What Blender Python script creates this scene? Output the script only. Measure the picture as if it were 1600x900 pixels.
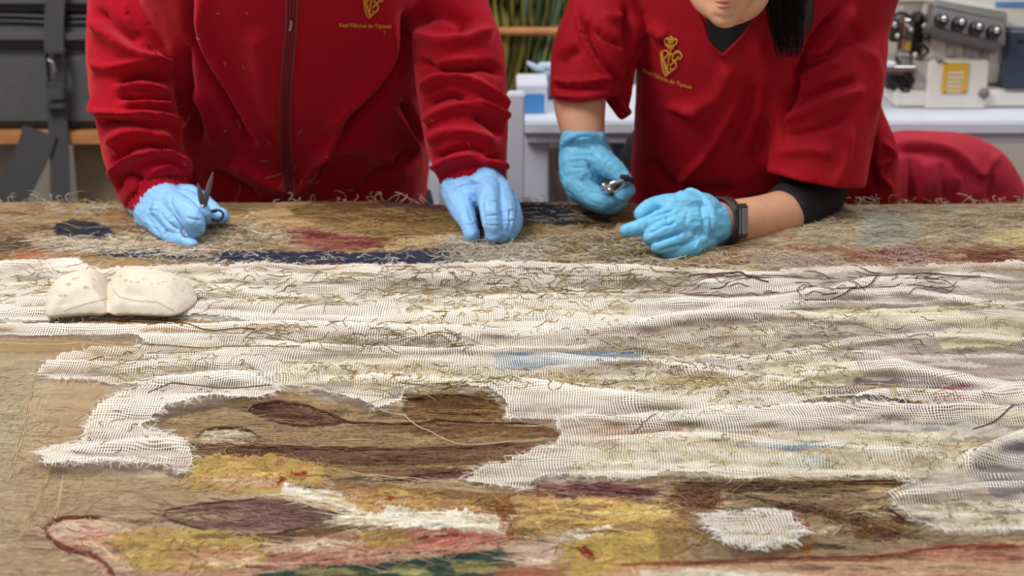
import bpy, bmesh, math, random
import numpy as np
from mathutils import Vector, Matrix
from mathutils.bvhtree import BVHTree
random.seed(7); rng = np.random.default_rng(11)
for o in list(bpy.data.objects): bpy.data.objects.remove(o)
SC = bpy.context.scene; COL = SC.collection

# ------------------------------------------------------------ camera, world, lamps, exposure
TZ = 0.90                       # height of the tapestry surface
CH = TZ + 0.587                 # camera height
F = 2400.0                      # focal length in pixels of a 1600 wide frame
PITCH = math.radians(19.5)
cam_d = bpy.data.cameras.new('camera'); cam = bpy.data.objects.new('camera', cam_d); COL.objects.link(cam)
cam.location = (0, 0, CH); cam.rotation_euler = (math.radians(90) - PITCH, 0, 0)
cam_d.sensor_width = 36; cam_d.lens = 36 * F / 1600; cam_d.clip_start = .05
cam_d.dof.use_dof = True; cam_d.dof.focus_distance = 1.55; cam_d.dof.aperture_fstop = 6.3
SC.camera = cam
w = bpy.data.worlds.new('world'); SC.world = w; w.use_nodes = True
w.node_tree.nodes['Background'].inputs[0].default_value = (0.93, 0.96, 1.0, 1)
w.node_tree.nodes['Background'].inputs[1].default_value = 0.24
def area(name, loc, target, size, sy, power, col):
    l = bpy.data.lights.new(name, 'AREA'); l.shape = 'RECTANGLE'; l.size = size; l.size_y = sy; l.energy = power; l.color = col
    o = bpy.data.objects.new(name, l); COL.objects.link(o); o.location = loc
    o.rotation_euler = (Vector(target) - Vector(loc)).to_track_quat('-Z', 'Y').to_euler()
area('ceiling_lamp', (-1.2, 1.35, 2.9), (-.1, 1.8, .9), 1.1, .9, 60, (1, .97, .93))
area('ceiling_lamp', (1.3, 2.3, 3.0), (.6, 2.3, .9), 1.6, .8, 32, (.95, .98, 1))
area('ceiling_lamp', (0.2, -1.2, 2.7), (0, 1.9, 1.0), 2.4, 1.0, 10, (1, .98, .95))
SC.view_settings.view_transform = 'Standard'; SC.view_settings.look = 'None'
SC.view_settings.gamma = 1; SC.view_settings.use_curve_mapping = False
SC.view_settings.exposure = 0.0

# ------------------------------------------------------------ frame helpers
CT, ST = math.cos(PITCH), math.sin(PITCH)
def ray(px, py):
    a = (px - 800) / F; b = (450 - py) / F
    return Vector((a, CT + b * ST, -ST + b * CT))
def W(px, py, Y):
    d = ray(px, py); return Vector((0, 0, CH)) + d * (Y / d.y)
def RP(rpx, py, Y):             # a length seen as rpx pixels at that place
    return rpx * (Y / (CT + (450 - py) / F * ST)) / F
def T(px, py, h=0.0):           # the point of the table seen there
    d = ray(px, py); return Vector((0, 0, CH)) + d * ((TZ + h - CH) / d.z)
def proj(P):                    # numpy (n,3) -> pixel columns and rows
    P = np.asarray(P, dtype=float); x = P[:, 0]; y = P[:, 1]; z = P[:, 2] - CH
    zc = y * CT - z * ST; yc = y * ST + z * CT
    return 800 + F * x / zc, 450 - F * yc / zc
def Tn(px, py):
    a = (px - 800) / F; b = (450 - py) / F
    dz = -ST + b * CT; s = (TZ - CH) / dz
    return a * s, (CT + b * ST) * s

# ------------------------------------------------------------ noise
def _h(i, j, k, seed):
    n = (i * 374761393 + j * 668265263 + k * 1274126177 + seed * 974711) & 0x7fffffff
    n = ((n ^ (n >> 13)) * 1274126177) & 0x7fffffff
    return ((n ^ (n >> 16)) & 0xffff) / 65535.0
def vnoise(x, y, z=0.0, seed=0):
    x = np.asarray(x, float); y = np.asarray(y, float); z = np.zeros_like(x) + z
    xi = np.floor(x).astype(np.int64); yi = np.floor(y).astype(np.int64); zi = np.floor(z).astype(np.int64)
    fx = x - xi; fy = y - yi; fz = z - zi
    fx = fx * fx * (3 - 2 * fx); fy = fy * fy * (3 - 2 * fy); fz = fz * fz * (3 - 2 * fz)
    def c(a, b, d): return _h(xi + a, yi + b, zi + d, seed)
    l = lambda a, b, t: a + (b - a) * t
    return l(l(l(c(0,0,0), c(1,0,0), fx), l(c(0,1,0), c(1,1,0), fx), fy),
             l(l(c(0,0,1), c(1,0,1), fx), l(c(0,1,1), c(1,1,1), fx), fy), fz) * 2 - 1
def fbm(x, y, z=0.0, seed=0, o=3):
    s = 0; a = 1; t = 0
    for k in range(o):
        s = s + a * vnoise(np.asarray(x) * 2**k, np.asarray(y) * 2**k, np.asarray(z) * 2**k, seed + k * 17); t += a; a *= .5
    return s / t
def lin(c):
    return tuple(((v/255)/12.92 if v/255 <= .04045 else ((v/255 + .055)/1.055)**2.4) for v in c)

# ------------------------------------------------------------ materials
def mat(name, rgb, rough=.6, metal=0.0, noise=0.0, nscale=40, bump=0.0, bscale=200, sheen=0.0, sss=0.0, spec=.5, attr=None, coat=0.0, trans=0.0):
    m = bpy.data.materials.new(name); m.use_nodes = True; nt = m.node_tree; b = nt.nodes['Principled BSDF']
    c = lin(rgb); b.inputs['Base Color'].default_value = (*c, 1); b.inputs['Roughness'].default_value = rough
    b.inputs['Metallic'].default_value = metal; b.inputs['Specular IOR Level'].default_value = spec
    if sheen: b.inputs['Sheen Weight'].default_value = sheen; b.inputs['Sheen Roughness'].default_value = .5; b.inputs['Sheen Tint'].default_value = (min(1, c[0]*2+.3), min(1, c[1]*2+.15), min(1, c[2]*2+.15), 1)
    if sss:
        b.inputs['Subsurface Weight'].default_value = sss; b.inputs['Subsurface Radius'].default_value = (.02, .008, .005); b.inputs['Subsurface Scale'].default_value = .5
    if coat: b.inputs['Coat Weight'].default_value = coat
    tc = nt.nodes.new('ShaderNodeTexCoord'); src = None
    if attr:
        a = nt.nodes.new('ShaderNodeAttribute'); a.attribute_name = attr; src = a.outputs['Color']
    if noise or attr:
        mx = nt.nodes.new('ShaderNodeMix'); mx.data_type = 'RGBA'; mx.blend_type = 'MULTIPLY'; mx.inputs[0].default_value = 1
        if src: nt.links.new(src, mx.inputs[6])
        else: mx.inputs[6].default_value = (*c, 1)
        n = nt.nodes.new('ShaderNodeTexNoise'); n.inputs['Scale'].default_value = nscale; n.inputs['Detail'].default_value = 4
        nt.links.new(tc.outputs['Object'], n.inputs['Vector'])
        r = nt.nodes.new('ShaderNodeMapRange'); r.inputs['To Min'].default_value = 1 - noise; r.inputs['To Max'].default_value = 1 + noise
        r.inputs['From Min'].default_value = .25; r.inputs['From Max'].default_value = .75
        nt.links.new(n.outputs['Fac'], r.inputs['Value']); nt.links.new(r.outputs[0], mx.inputs[7]); nt.links.new(mx.outputs[2], b.inputs['Base Color'])
    if bump:
        n2 = nt.nodes.new('ShaderNodeTexNoise'); n2.inputs['Scale'].default_value = bscale; n2.inputs['Detail'].default_value = 3
        nt.links.new(tc.outputs['Object'], n2.inputs['Vector'])
        bp = nt.nodes.new('ShaderNodeBump'); bp.inputs['Strength'].default_value = bump; bp.inputs['Distance'].default_value = .001
        nt.links.new(n2.outputs['Fac'], bp.inputs['Height']); nt.links.new(bp.outputs[0], b.inputs['Normal'])
    return m

def weave_nodes(nt, sx, sy, wob=.6):
    """two crossing families of threads in object space; returns sockets (tx, ty) in 0..1 across each thread"""
    tc = nt.nodes.new('ShaderNodeTexCoord'); sep = nt.nodes.new('ShaderNodeSeparateXYZ'); nt.links.new(tc.outputs['Object'], sep.inputs[0])
    n = nt.nodes.new('ShaderNodeTexNoise'); n.inputs['Scale'].default_value = 14; n.inputs['Detail'].default_value = 2; nt.links.new(tc.outputs['Object'], n.inputs['Vector'])
    sc = nt.nodes.new('ShaderNodeSeparateColor'); nt.links.new(n.outputs['Color'], sc.inputs[0])
    out = []
    for ax, s, ch in ((0, sx, 0), (1, sy, 1)):
        a = nt.nodes.new('ShaderNodeMath'); a.operation = 'MULTIPLY'; a.inputs[1].default_value = 2*math.pi/s; nt.links.new(sep.outputs[ax], a.inputs[0])
        b = nt.nodes.new('ShaderNodeMath'); b.operation = 'MULTIPLY_ADD'; b.inputs[1].default_value = wob*60; nt.links.new(sc.outputs[ch], b.inputs[0]); nt.links.new(a.outputs[0], b.inputs[2])
        c = nt.nodes.new('ShaderNodeMath'); c.operation = 'SINE'; nt.links.new(b.outputs[0], c.inputs[0])
        d = nt.nodes.new('ShaderNodeMath'); d.operation = 'MULTIPLY_ADD'; d.inputs[1].default_value = .5; d.inputs[2].default_value = .5; nt.links.new(c.outputs[0], d.inputs[0])
        out.append(d.outputs[0])
    return out
def gauze_mat():
    m = bpy.data.materials.new('gauze'); m.use_nodes = True; nt = m.node_tree; N = nt.nodes; L = nt.links
    b = N['Principled BSDF']; b.inputs['Base Color'].default_value = (*lin((232, 224, 212)), 1); b.inputs['Roughness'].default_value = .9; b.inputs['Specular IOR Level'].default_value = .1
    tx, ty = weave_nodes(nt, .0024, .0027, .9)
    at = N.new('ShaderNodeAttribute'); at.attribute_name = 'dens'
    def thr(sock, add):
        s = N.new('ShaderNodeMath'); s.operation = 'ADD'; s.inputs[1].default_value = add; L.new(at.outputs['Fac'], s.inputs[0])
        g = N.new('ShaderNodeMath'); g.operation = 'SUBTRACT'; g.inputs[0].default_value = 1.0; L.new(s.outputs[0], g.inputs[1])
        r = N.new('ShaderNodeMapRange'); r.interpolation_type = 'SMOOTHSTEP'; L.new(sock, r.inputs['Value']); L.new(g.outputs[0], r.inputs['From Min'])
        e = N.new('ShaderNodeMath'); e.operation = 'ADD'; e.inputs[1].default_value = .22; L.new(g.outputs[0], e.inputs[0]); L.new(e.outputs[0], r.inputs['From Max'])
        return r.outputs[0]
    a1 = thr(tx, .0); a2 = thr(ty, -.08)
    mxm = N.new('ShaderNodeMath'); mxm.operation = 'MAXIMUM'; L.new(a1, mxm.inputs[0]); L.new(a2, mxm.inputs[1])
    L.new(mxm.outputs[0], b.inputs['Alpha'])
    return m
def tapestry_mat():
    m = mat('tapestry_cloth', (180, 150, 110), .95, attr='Col', noise=.10, nscale=90, spec=.1)
    nt = m.node_tree; tx, ty = weave_nodes(nt, .0019, .0012, .5)
    a = nt.nodes.new('ShaderNodeMath'); a.operation = 'ADD'; nt.links.new(tx, a.inputs[0]); nt.links.new(ty, a.inputs[1])
    n = nt.nodes.new('ShaderNodeTexNoise'); n.inputs['Scale'].default_value = 160; n.inputs['Detail'].default_value = 4
    mp = nt.nodes.new('ShaderNodeMapping'); mp.inputs['Scale'].default_value = (.35, 1.4, 1)
    tc = nt.nodes.new('ShaderNodeTexCoord'); nt.links.new(tc.outputs['Object'], mp.inputs[0]); nt.links.new(mp.outputs[0], n.inputs['Vector'])
    ad = nt.nodes.new('ShaderNodeMath'); ad.operation = 'MULTIPLY_ADD'; ad.inputs[1].default_value = 2.5; nt.links.new(n.outputs['Fac'], ad.inputs[0]); nt.links.new(a.outputs[0], ad.inputs[2])
    bp = nt.nodes.new('ShaderNodeBump'); bp.inputs['Strength'].default_value = .75; bp.inputs['Distance'].default_value = .0010
    nt.links.new(ad.outputs[0], bp.inputs['Height']); nt.links.new(bp.outputs[0], nt.nodes['Principled BSDF'].inputs['Normal'])
    return m
M = {}
M['tapestry'] = tapestry_mat(); M['gauze'] = gauze_mat()
M['yarn'] = mat('yarn', (200, 180, 140), .9, attr='Col', noise=.05, nscale=300, spec=.1)
M['fleece'] = mat('red_fleece', (163, 14, 34), .95, noise=.14, nscale=420, bump=.6, bscale=700, sheen=.6, spec=.1)
M['scrub'] = mat('red_cotton', (162, 9, 30), .75, noise=.05, nscale=200, bump=.15, bscale=1500, sheen=.12, spec=.2)
M['zip'] = mat('zip_tape', (128, 36, 44), .8, bump=.3, bscale=900)
M['teeth'] = mat('zip_teeth', (120, 60, 60), .35, metal=.4)
M['gold'] = mat('gold_embroidery', (222, 160, 62), .55, noise=.2, nscale=900, bump=.5, bscale=1200)
M['glove2'] = mat('nitrile_cyan', (116, 194, 234), .5, noise=.05, nscale=60, bump=.2, bscale=220, sss=.12, spec=.4)
M['glove'] = mat('nitrile', (138, 190, 240), .48, noise=.05, nscale=60, bump=.12, bscale=260, sss=.15, spec=.4)
M['skin'] = mat('skin', (214, 160, 128), .55, noise=.07, nscale=45, bump=.15, bscale=500, sss=.12, spec=.35)
M['lip'] = mat('lip', (196, 132, 112), .55)
M['eye'] = mat('eye', (235, 230, 225), .3)
M['hair'] = mat('hair', (26, 20, 20), .45, noise=.3, nscale=200, bump=.6, bscale=300)
M['black'] = mat('black_knit', (20, 19, 21), .85, bump=.4, bscale=900)
M['trouser'] = mat('dark_trouser', (38, 40, 50), .85, bump=.3, bscale=500)
M['rubber'] = mat('black_rubber', (34, 34, 37), .5)
M['band'] = mat('watch_strap', (52, 44, 44), .5)
M['glass'] = mat('watch_glass', (110, 112, 120), .2, coat=.6)
M['steel'] = mat('steel', (190, 188, 184), .28, metal=.9)
M['dull_steel'] = mat('dull_steel', (135, 120, 115), .45, metal=.6)
M['linen'] = mat('bag_linen', (225, 214, 198), .92, attr='Col', noise=.06, nscale=120, bump=.35, bscale=900, spec=.1)
M['white_lam'] = mat('white_laminate', (214, 218, 232), .45, noise=.03)
M['cream'] = mat('cream_enamel', (222, 218, 208), .35, noise=.02)
M['grey_enamel'] = mat('grey_enamel', (112, 110, 110), .4)
M['chrome'] = mat('chrome', (225, 225, 225), .12, metal=1)
M['dark_metal'] = mat('dark_metal', (62, 60, 60), .4, metal=.7)
M['navy'] = mat('navy_panel', (58, 66, 84), .4)
M['yellow'] = mat('yellow_label', (214, 168, 50), .5)
M['label'] = mat('pale_label', (222, 205, 160), .6)
M['blue'] = mat('blue_print', (70, 140, 210), .5)
M['lightblue'] = mat('pale_blue_plastic', (176, 196, 218), .35)
M['wood'] = mat('pine', (186, 128, 76), .6, noise=.2, nscale=30)
M['darkwood'] = mat('table_wood', (120, 92, 66), .6, noise=.2, nscale=20)
M['bag'] = mat('grey_canvas', (88, 88, 90), .85, noise=.1, nscale=80, bump=.5, bscale=700)
M['webbing'] = mat('webbing', (74, 74, 78), .75, bump=.5, bscale=600)
M['buckle'] = mat('buckle', (70, 70, 72), .4)
M['wall'] = mat('wall_paint', (196, 188, 178), .9, noise=.04, nscale=6)
M['floor'] = mat('floor_tiles', (120, 108, 98), .6, noise=.1, nscale=10)
M['beige'] = mat('beige_board', (176, 160, 134), .7, noise=.05)
M['cabinet'] = mat('cabinet_grey', (176, 168, 162), .6, noise=.03)
M['bluegrey'] = mat('blue_grey', (110, 120, 142), .5)

# ------------------------------------------------------------ mesh helpers
def np_mesh(name, V, Q, m, parent=None, smooth=True, col=None, attrs=None):
    V = np.asarray(V, dtype=np.float32).reshape(-1, 3); me = bpy.data.meshes.new(name)
    Q = np.asarray(Q, dtype=np.int32); k = Q.shape[1]
    me.vertices.add(len(V)); me.vertices.foreach_set('co', V.ravel())
    me.loops.add(Q.size); me.loops.foreach_set('vertex_index', Q.ravel())
    me.polygons.add(len(Q)); me.polygons.foreach_set('loop_start', np.arange(0, Q.size, k, dtype=np.int32))
    me.update(calc_edges=True)
    if smooth: me.polygons.foreach_set('use_smooth', np.ones(len(Q), dtype=bool))
    if col is not None:
        a = me.color_attributes.new('Col', 'FLOAT_COLOR', 'POINT'); c = np.ones((len(V), 4), np.float32); c[:, :3] = col; a.data.foreach_set('color', c.ravel())
    for k2, v in (attrs or {}).items():
        a = me.attributes.new(k2, 'FLOAT', 'POINT'); a.data.foreach_set('value', np.asarray(v, np.float32))
    me.materials.append(m); o = bpy.data.objects.new(name, me); COL.objects.link(o)
    if parent: o.parent = parent; o.matrix_parent_inverse = Matrix.Translation(-Vector(parent.location))
    return o
def link(name, V, Fc, m, parent=None, smooth=True):
    me = bpy.data.meshes.new(name); me.from_pydata([tuple(v) for v in V], [], Fc); me.update()
    if smooth: me.polygons.foreach_set('use_smooth', [True]*len(me.polygons))
    me.materials.append(m); o = bpy.data.objects.new(name, me); COL.objects.link(o)
    if parent: o.parent = parent; o.matrix_parent_inverse = Matrix.Translation(-Vector(parent.location))
    return o
def thing(name, label, cat, loc=(0, 0, 0), group=None):
    o = bpy.data.objects.new(name, None); COL.objects.link(o); o.location = loc; o.empty_display_size = .05
    return tag(o, label, cat, group)
def tag(o, label=None, cat=None, group=None, kind=None):
    if label: o['label'] = label
    if cat: o['category'] = cat
    if group: o['group'] = group
    if kind: o['kind'] = kind
    return o
def catmull(pts, n):
    pts = [np.array(p, float) for p in pts]; P = [2*pts[0]-pts[1]] + pts + [2*pts[-1]-pts[-2]]; out = []
    for i in range(1, len(P)-2):
        for k in range(n):
            t = k/n; a, b, c, d = P[i-1:i+3]
            out.append(.5*((2*b) + (-a+c)*t + (2*a-5*b+4*c-d)*t*t + (-a+3*b-3*c+d)*t**3))
    out.append(P[-2]); return np.array(out)
def tube(pts, sides=12, n=4, cap='round', flat=1.0, up=None):
    """pts: (x,y,z,r); returns closed verts, faces"""
    P = catmull(pts, n) if len(pts) > 2 else np.array(pts, float)
    if len(pts) == 2 and n > 1:
        P = np.array([P[0] + (P[1]-P[0])*k/n for k in range(n+1)])
    C = P[:, :3]; R = np.maximum(P[:, 3], 1e-4)
    rows = []
    t = np.gradient(C, axis=0); t /= (np.linalg.norm(t, axis=1)[:, None] + 1e-9)
    u = np.array(up if up is not None else ((0, 0, 1) if abs(t[0][2]) < .9 else (1, 0, 0)), float)
    cent = []; rad = []; tt = []
    if cap == 'round':
        for a in (80, 60, 35, 15): cent.append(C[0] - t[0]*R[0]*math.sin(math.radians(a))); rad.append(R[0]*math.cos(math.radians(a))); tt.append(t[0])
    for c, r, q in zip(C, R, t): cent.append(c); rad.append(r); tt.append(q)
    if cap == 'round':
        for a in (15, 35, 60, 80): cent.append(C[-1] + t[-1]*R[-1]*math.sin(math.radians(a))); rad.append(R[-1]*math.cos(math.radians(a))); tt.append(t[-1])
    V = []; Fc = []
    for c, r, q in zip(cent, rad, tt):
        u = u - q*np.dot(u, q); u /= (np.linalg.norm(u)+1e-9); v = np.cross(q, u)
        for k in range(sides):
            an = 2*math.pi*k/sides; V.append(c + r*(u*math.cos(an)*flat + v*math.sin(an)))
    m_ = len(cent)
    for i in range(m_-1):
        for k in range(sides):
            k2 = (k+1) % sides; Fc.append((i*sides+k, i*sides+k2, (i+1)*sides+k2, (i+1)*sides+k))
    Fc.append(tuple(reversed(range(sides)))); Fc.append(tuple((m_-1)*sides+k for k in range(sides)))
    return V, Fc
def ch(pts, sides=14, n=4, cap='round', flat=1.0, up=None):
    return tube([(*W(a, b, Y), RP(r, b, Y)) for a, b, Y, r in pts], sides, n, cap, flat, up)
def rings(rs, sides=32, pw=1.0):
    """rs: (z, xc, yc, rx, ry) closed loft"""
    P = catmull(rs, 4); V = []; Fc = []
    for z, xc, yc, rx, ry in P:
        for k in range(sides):
            a = 2*math.pi*k/sides; c, s = math.cos(a), math.sin(a)
            V.append((xc + rx*math.copysign(abs(c)**pw, c), yc + ry*math.copysign(abs(s)**pw, s), z))
    n = len(P)
    for i in range(n-1):
        for k in range(sides):
            k2 = (k+1) % sides; Fc.append((i*sides+k, i*sides+k2, (i+1)*sides+k2, (i+1)*sides+k))
    Fc.append(tuple(reversed(range(sides)))); Fc.append(tuple((n-1)*sides+k for k in range(sides)))
    return V, Fc
def box(c, s, rot=None):
    V = []; c = Vector(c)
    for dx in (-.5, .5):
        for dy in (-.5, .5):
            for dz in (-.5, .5):
                v = Vector((dx*s[0], dy*s[1], dz*s[2]))
                if rot is not None: v = rot @ v
                V.append(c + v)
    return V, [(0,1,3,2), (4,6,7,5), (0,4,5,1), (2,3,7,6), (0,2,6,4), (1,5,7,3)]
def join(parts):
    V = []; Fc = []
    for v, f in parts:
        o = len(V); V += [tuple(p) for p in v]; Fc += [tuple(i+o for i in q) for q in f]
    return V, Fc
def bevelled(name, parts, m, parent=None, w=.003, seg=2):
    V, Fc = join(parts if isinstance(parts, list) else [parts]); o = link(name, V, Fc, m, parent, smooth=False)
    if w:
        bm = bmesh.new(); bm.from_mesh(o.data); bmesh.ops.recalc_face_normals(bm, faces=bm.faces)
        bmesh.ops.bevel(bm, geom=list(bm.edges), offset=w, segments=seg, affect='EDGES', clamp_overlap=True); bm.to_mesh(o.data); bm.free()
    return o
def fuse(name, parts, voxel, smooth, m, parent=None):
    V, Fc = join(parts); o = link('tmp', V, Fc, m)
    bm = bmesh.new(); bm.from_mesh(o.data); bmesh.ops.recalc_face_normals(bm, faces=bm.faces); bm.to_mesh(o.data); bm.free()
    r = o.modifiers.new('r', 'REMESH'); r.mode = 'VOXEL'; r.voxel_size = voxel; r.use_smooth_shade = True
    if smooth: s = o.modifiers.new('s', 'SMOOTH'); s.factor = .5; s.iterations = smooth
    dg = bpy.context.evaluated_depsgraph_get(); me = bpy.data.meshes.new_from_object(o.evaluated_get(dg))
    bpy.data.objects.remove(o); me.name = name; me.materials.clear(); me.materials.append(m)
    me.polygons.foreach_set('use_smooth', [True]*len(me.polygons))
    q = bpy.data.objects.new(name, me); COL.objects.link(q)
    if parent: q.parent = parent; q.matrix_parent_inverse = Matrix.Translation(-Vector(parent.location))
    return q
def coords(o):
    n = len(o.data.vertices); a = np.empty(n*3, np.float32); o.data.vertices.foreach_get('co', a); return a.reshape(-1, 3).astype(float)
def normals(o):
    n = len(o.data.vertices); a = np.empty(n*3, np.float32); o.data.vertices.foreach_get('normal', a); return a.reshape(-1, 3).astype(float)
def setco(o, P): o.data.vertices.foreach_set('co', P.astype(np.float32).ravel()); o.data.update()
def dist_poly(px, py, line):
    d = np.full(px.shape, 1e9); tt = np.zeros(px.shape); n = len(line)-1
    for i in range(n):
        ax, ay = line[i]; bx, by = line[i+1]; ex, ey = bx-ax, by-ay; L = ex*ex+ey*ey + 1e-9
        t = np.clip(((px-ax)*ex + (py-ay)*ey)/L, 0, 1); q = np.hypot(px-ax-t*ex, py-ay-t*ey)
        mm = q < d; d[mm] = q[mm]; tt[mm] = ((i+t)/n)[mm]
    return d, tt
def sculpt(o, strokes, noise=0.0, ns=20, seed=3, gain=1.0):
    """folds: each stroke is (polyline, width, height in mm); moves the cloth that faces the viewer's side of the room along its normal"""
    P = coords(o); N = normals(o); px, py = proj(P)
    D = np.array((0, 0, CH)) - P; D /= np.linalg.norm(D, axis=1)[:, None]; fc = np.clip((N*D).sum(1)*1.6, 0, 1)
    h = np.zeros(len(P))
    for line, wd, amp in strokes:
        sm = catmull([(a, b) for a, b in line], 4) if len(line) > 2 else line
        d, t = dist_poly(px, py, [tuple(q) for q in sm]); wd = wd*(.8 if gain > 1.55 else 1)
        h += gain*amp/1000*np.exp(-(d/wd)**2)*np.clip(np.sin(np.pi*np.clip(t, .0, 1))*2.2 + .15, 0, 1)
    P2 = P + N*(h*fc)[:, None]
    if noise: P2 += N*(noise*fbm(P[:, 0]*ns, P[:, 1]*ns, P[:, 2]*ns, seed, 3))[:, None]
    setco(o, P2)
_bvh = {}
def bvh(o):
    if o.name not in _bvh:
        me = o.data; _bvh[o.name] = BVHTree.FromPolygons([v.co for v in me.vertices], [tuple(p.vertices) for p in me.polygons])
    return _bvh[o.name]
def onto(o, px, py, off=.0006):
    d = ray(px, py).normalized(); h = bvh(o).ray_cast(Vector((0, 0, CH)), d)
    if h[0] is None: return None
    return h[0] + h[1]*off
def seam(o, line, r, sides=6, n=8, off=.0):
    pts = []
    for a, b in catmull(line, n):
        q = onto(o, a, b, off)
        if q is not None: pts.append((*q, r))
    return tube(pts, sides, 1, 'flat') if len(pts) > 2 else ([], [])
def decal_strokes(o, lines, wpx, off=.001):
    """embroidery: raised ribbons lying on the cloth"""
    parts = []
    for ln in lines:
        L = catmull(ln, 5) if len(ln) > 2 else np.array([np.array(ln[0])+(np.array(ln[1])-np.array(ln[0]))*k/4 for k in range(5)])
        g = np.gradient(L, axis=0); g /= np.linalg.norm(g, axis=1)[:, None]+1e-9; V = []; ok = True
        for (a, b), (gx, gy) in zip(L, g):
            for sg in (-1, 0, 1):
                q = onto(o, a - gy*sg*wpx/2, b + gx*sg*wpx/2, off*(1.0 if sg else 1.7))
                if q is None: ok = False; break
                V.append(q)
            if not ok: break
        if not ok: continue
        Fc = []
        for i in range(len(L)-1):
            for k in range(2): Fc.append((i*3+k, i*3+k+1, i*3+k+4, i*3+k+3))
        parts.append((V, Fc))
    return join(parts)
def text_parts(o, s, fn, size, off=.001):
    c = bpy.data.curves.new('t', 'FONT'); c.body = s; c.size = size; c.align_x = 'CENTER'; c.offset = size*.018; c.resolution_u = 2
    q = bpy.data.objects.new('t', c); COL.objects.link(q); dg = bpy.context.evaluated_depsgraph_get(); dg.update()
    me = bpy.data.meshes.new_from_object(q.evaluated_get(dg)); V = []
    for v in me.vertices:
        px, py = fn(v.co.x, v.co.y); V.append(onto(o, px, py, off) or W(px, py, 2.0))
    Fc = [tuple(p.vertices) for p in me.polygons]; bpy.data.objects.remove(q); return V, Fc
def arc_text(fn_pts):
    (x0, y0), (x1, y1) = fn_pts; cx, cy = (x0+x1)/2, (y0+y1)/2; a = math.atan2(y1-y0, x1-x0)
    return lambda u, v: (cx + u*math.cos(a) + v*math.sin(a), cy + u*math.sin(a) - v*math.cos(a))

def inpoly(px, py, poly):
    r = np.zeros(px.shape, bool); n = len(poly); j = n-1
    for i in range(n):
        xi, yi = poly[i]; xj, yj = poly[j]
        if yi != yj:
            c = ((yi > py) != (yj > py)) & (px < (xj-xi)*(py-yi)/(yj-yi) + xi); r ^= c
        j = i
    return r

# ------------------------------------------------------------ setting
def structure(name, V, Fc, m): o = link(name, V, Fc, m, smooth=False); o['kind'] = 'structure'; return o
structure('floor', *box((0, 1.5, -.05), (6, 6.2, .1)), M['floor'])
structure('wall_back', *box((0, 3.75, 1.5), (6, .1, 3)), M['wall'])
structure('wall_left', *box((-2.6, 1.5, 1.5), (.1, 6.2, 3)), M['wall'])
structure('wall_right', *box((2.8, 1.5, 1.5), (.1, 6.2, 3)), M['wall'])

# ------------------------------------------------------------ work table
FAR = T(800, 318).y
tb = thing('work_table', 'wide wooden work table hidden under the spread tapestry', 'table', (0, 1.3, 0))
bevelled('table_top', box((0, (FAR+.55)/2, TZ-.035), (2.3, FAR-.55+.0, .04)), M['darkwood'], tb, .004)
for x in (-1.05, 1.05):
    for y in (.65, FAR-.1): bevelled('leg', box((x, y, (TZ-.055)/2), (.07, .07, TZ-.055)), M['darkwood'], tb, .004)
bevelled('apron', box((0, FAR-.1, TZ-.1), (2.03, .025, .09)), M['darkwood'], tb, .003)
# ------------------------------------------------------------ tapestry height and paint
def height(x, y):
    x = np.asarray(x, float); y = np.asarray(y, float)
    wv = .0042*fbm(x*3.2 + y*1.0, y*17, 0, 5, 3) + .0016*fbm(x*14, y*55, 0, 9, 2)
    edge = np.clip((y - (FAR-.12))/.12, 0, 1)
    return wv + .004*edge*fbm(x*9, y*12, 0, 31, 2) + .004
FOLDS = [([(1230,600),(1300,590),(1400,584),(1500,602),(1600,630),(1760,650)], 9, 9), ([(1200,560),(1330,540),(1450,530),(1600,538),(1760,545)], 6, 6), ([(860,668),(1000,660),(1235,652),(1400,650),(1600,656)], 3.5, 4),
 ([(1040,500),(1200,478),(1350,452),(1480,440),(1600,444)], 5, 4), ([(1000,514),(1080,500),(1200,498),(1330,500),(1600,482)], 4, 4), ([(0,512),(200,517),(400,516),(520,519),(700,524),(900,520)], 3.5, 4), ([(0,496),(200,490),(420,500),(640,512)], 3.5, 3),
 ([(400,556),(560,548),(760,552),(960,540)], 5, 4), ([(440,606),(600,600),(760,606),(900,628),(1060,640)], 5, 5), ([(1500,740),(1540,716),(1600,694),(1700,690)], 12, 12), ([(1390,786),(1480,776),(1600,768)], 6, 4), ([(900,700),(1100,690),(1330,712),(1480,716)], 6, 4),
 ([(900,742),(1100,748),(1300,744),(1430,748)], 4, 4), ([(1300,470),(1400,462),(1500,476),(1600,490)], 6, 5), ([(1060,560),(1200,570),(1300,560),(1400,566)], 5, 4), ([(1330,640),(1420,628),(1520,634),(1640,620)], 5, 4), ([(600,470),(760,478),(960,462)], 5, 3), ([(200,470),(360,460),(520,472)], 5, 3),
 ([(0,436),(60,428),(120,424),(150,432)], 6, 5), ([(0,452),(80,444),(160,440)], 4, 4), ([(150,640),(200,610),(300,598),(420,606)], 6, 5), ([(90,722),(160,706),(240,700),(300,716)], 6, 4), ([(1080,450),(1180,436),(1290,430),(1400,430)], 5, 4), ([(820,560),(1000,570),(1200,600),(1300,620)], 6, 4)]
FL = [(np.array(catmull(l, 2)), a, b) for l, a, b in FOLDS]
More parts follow.
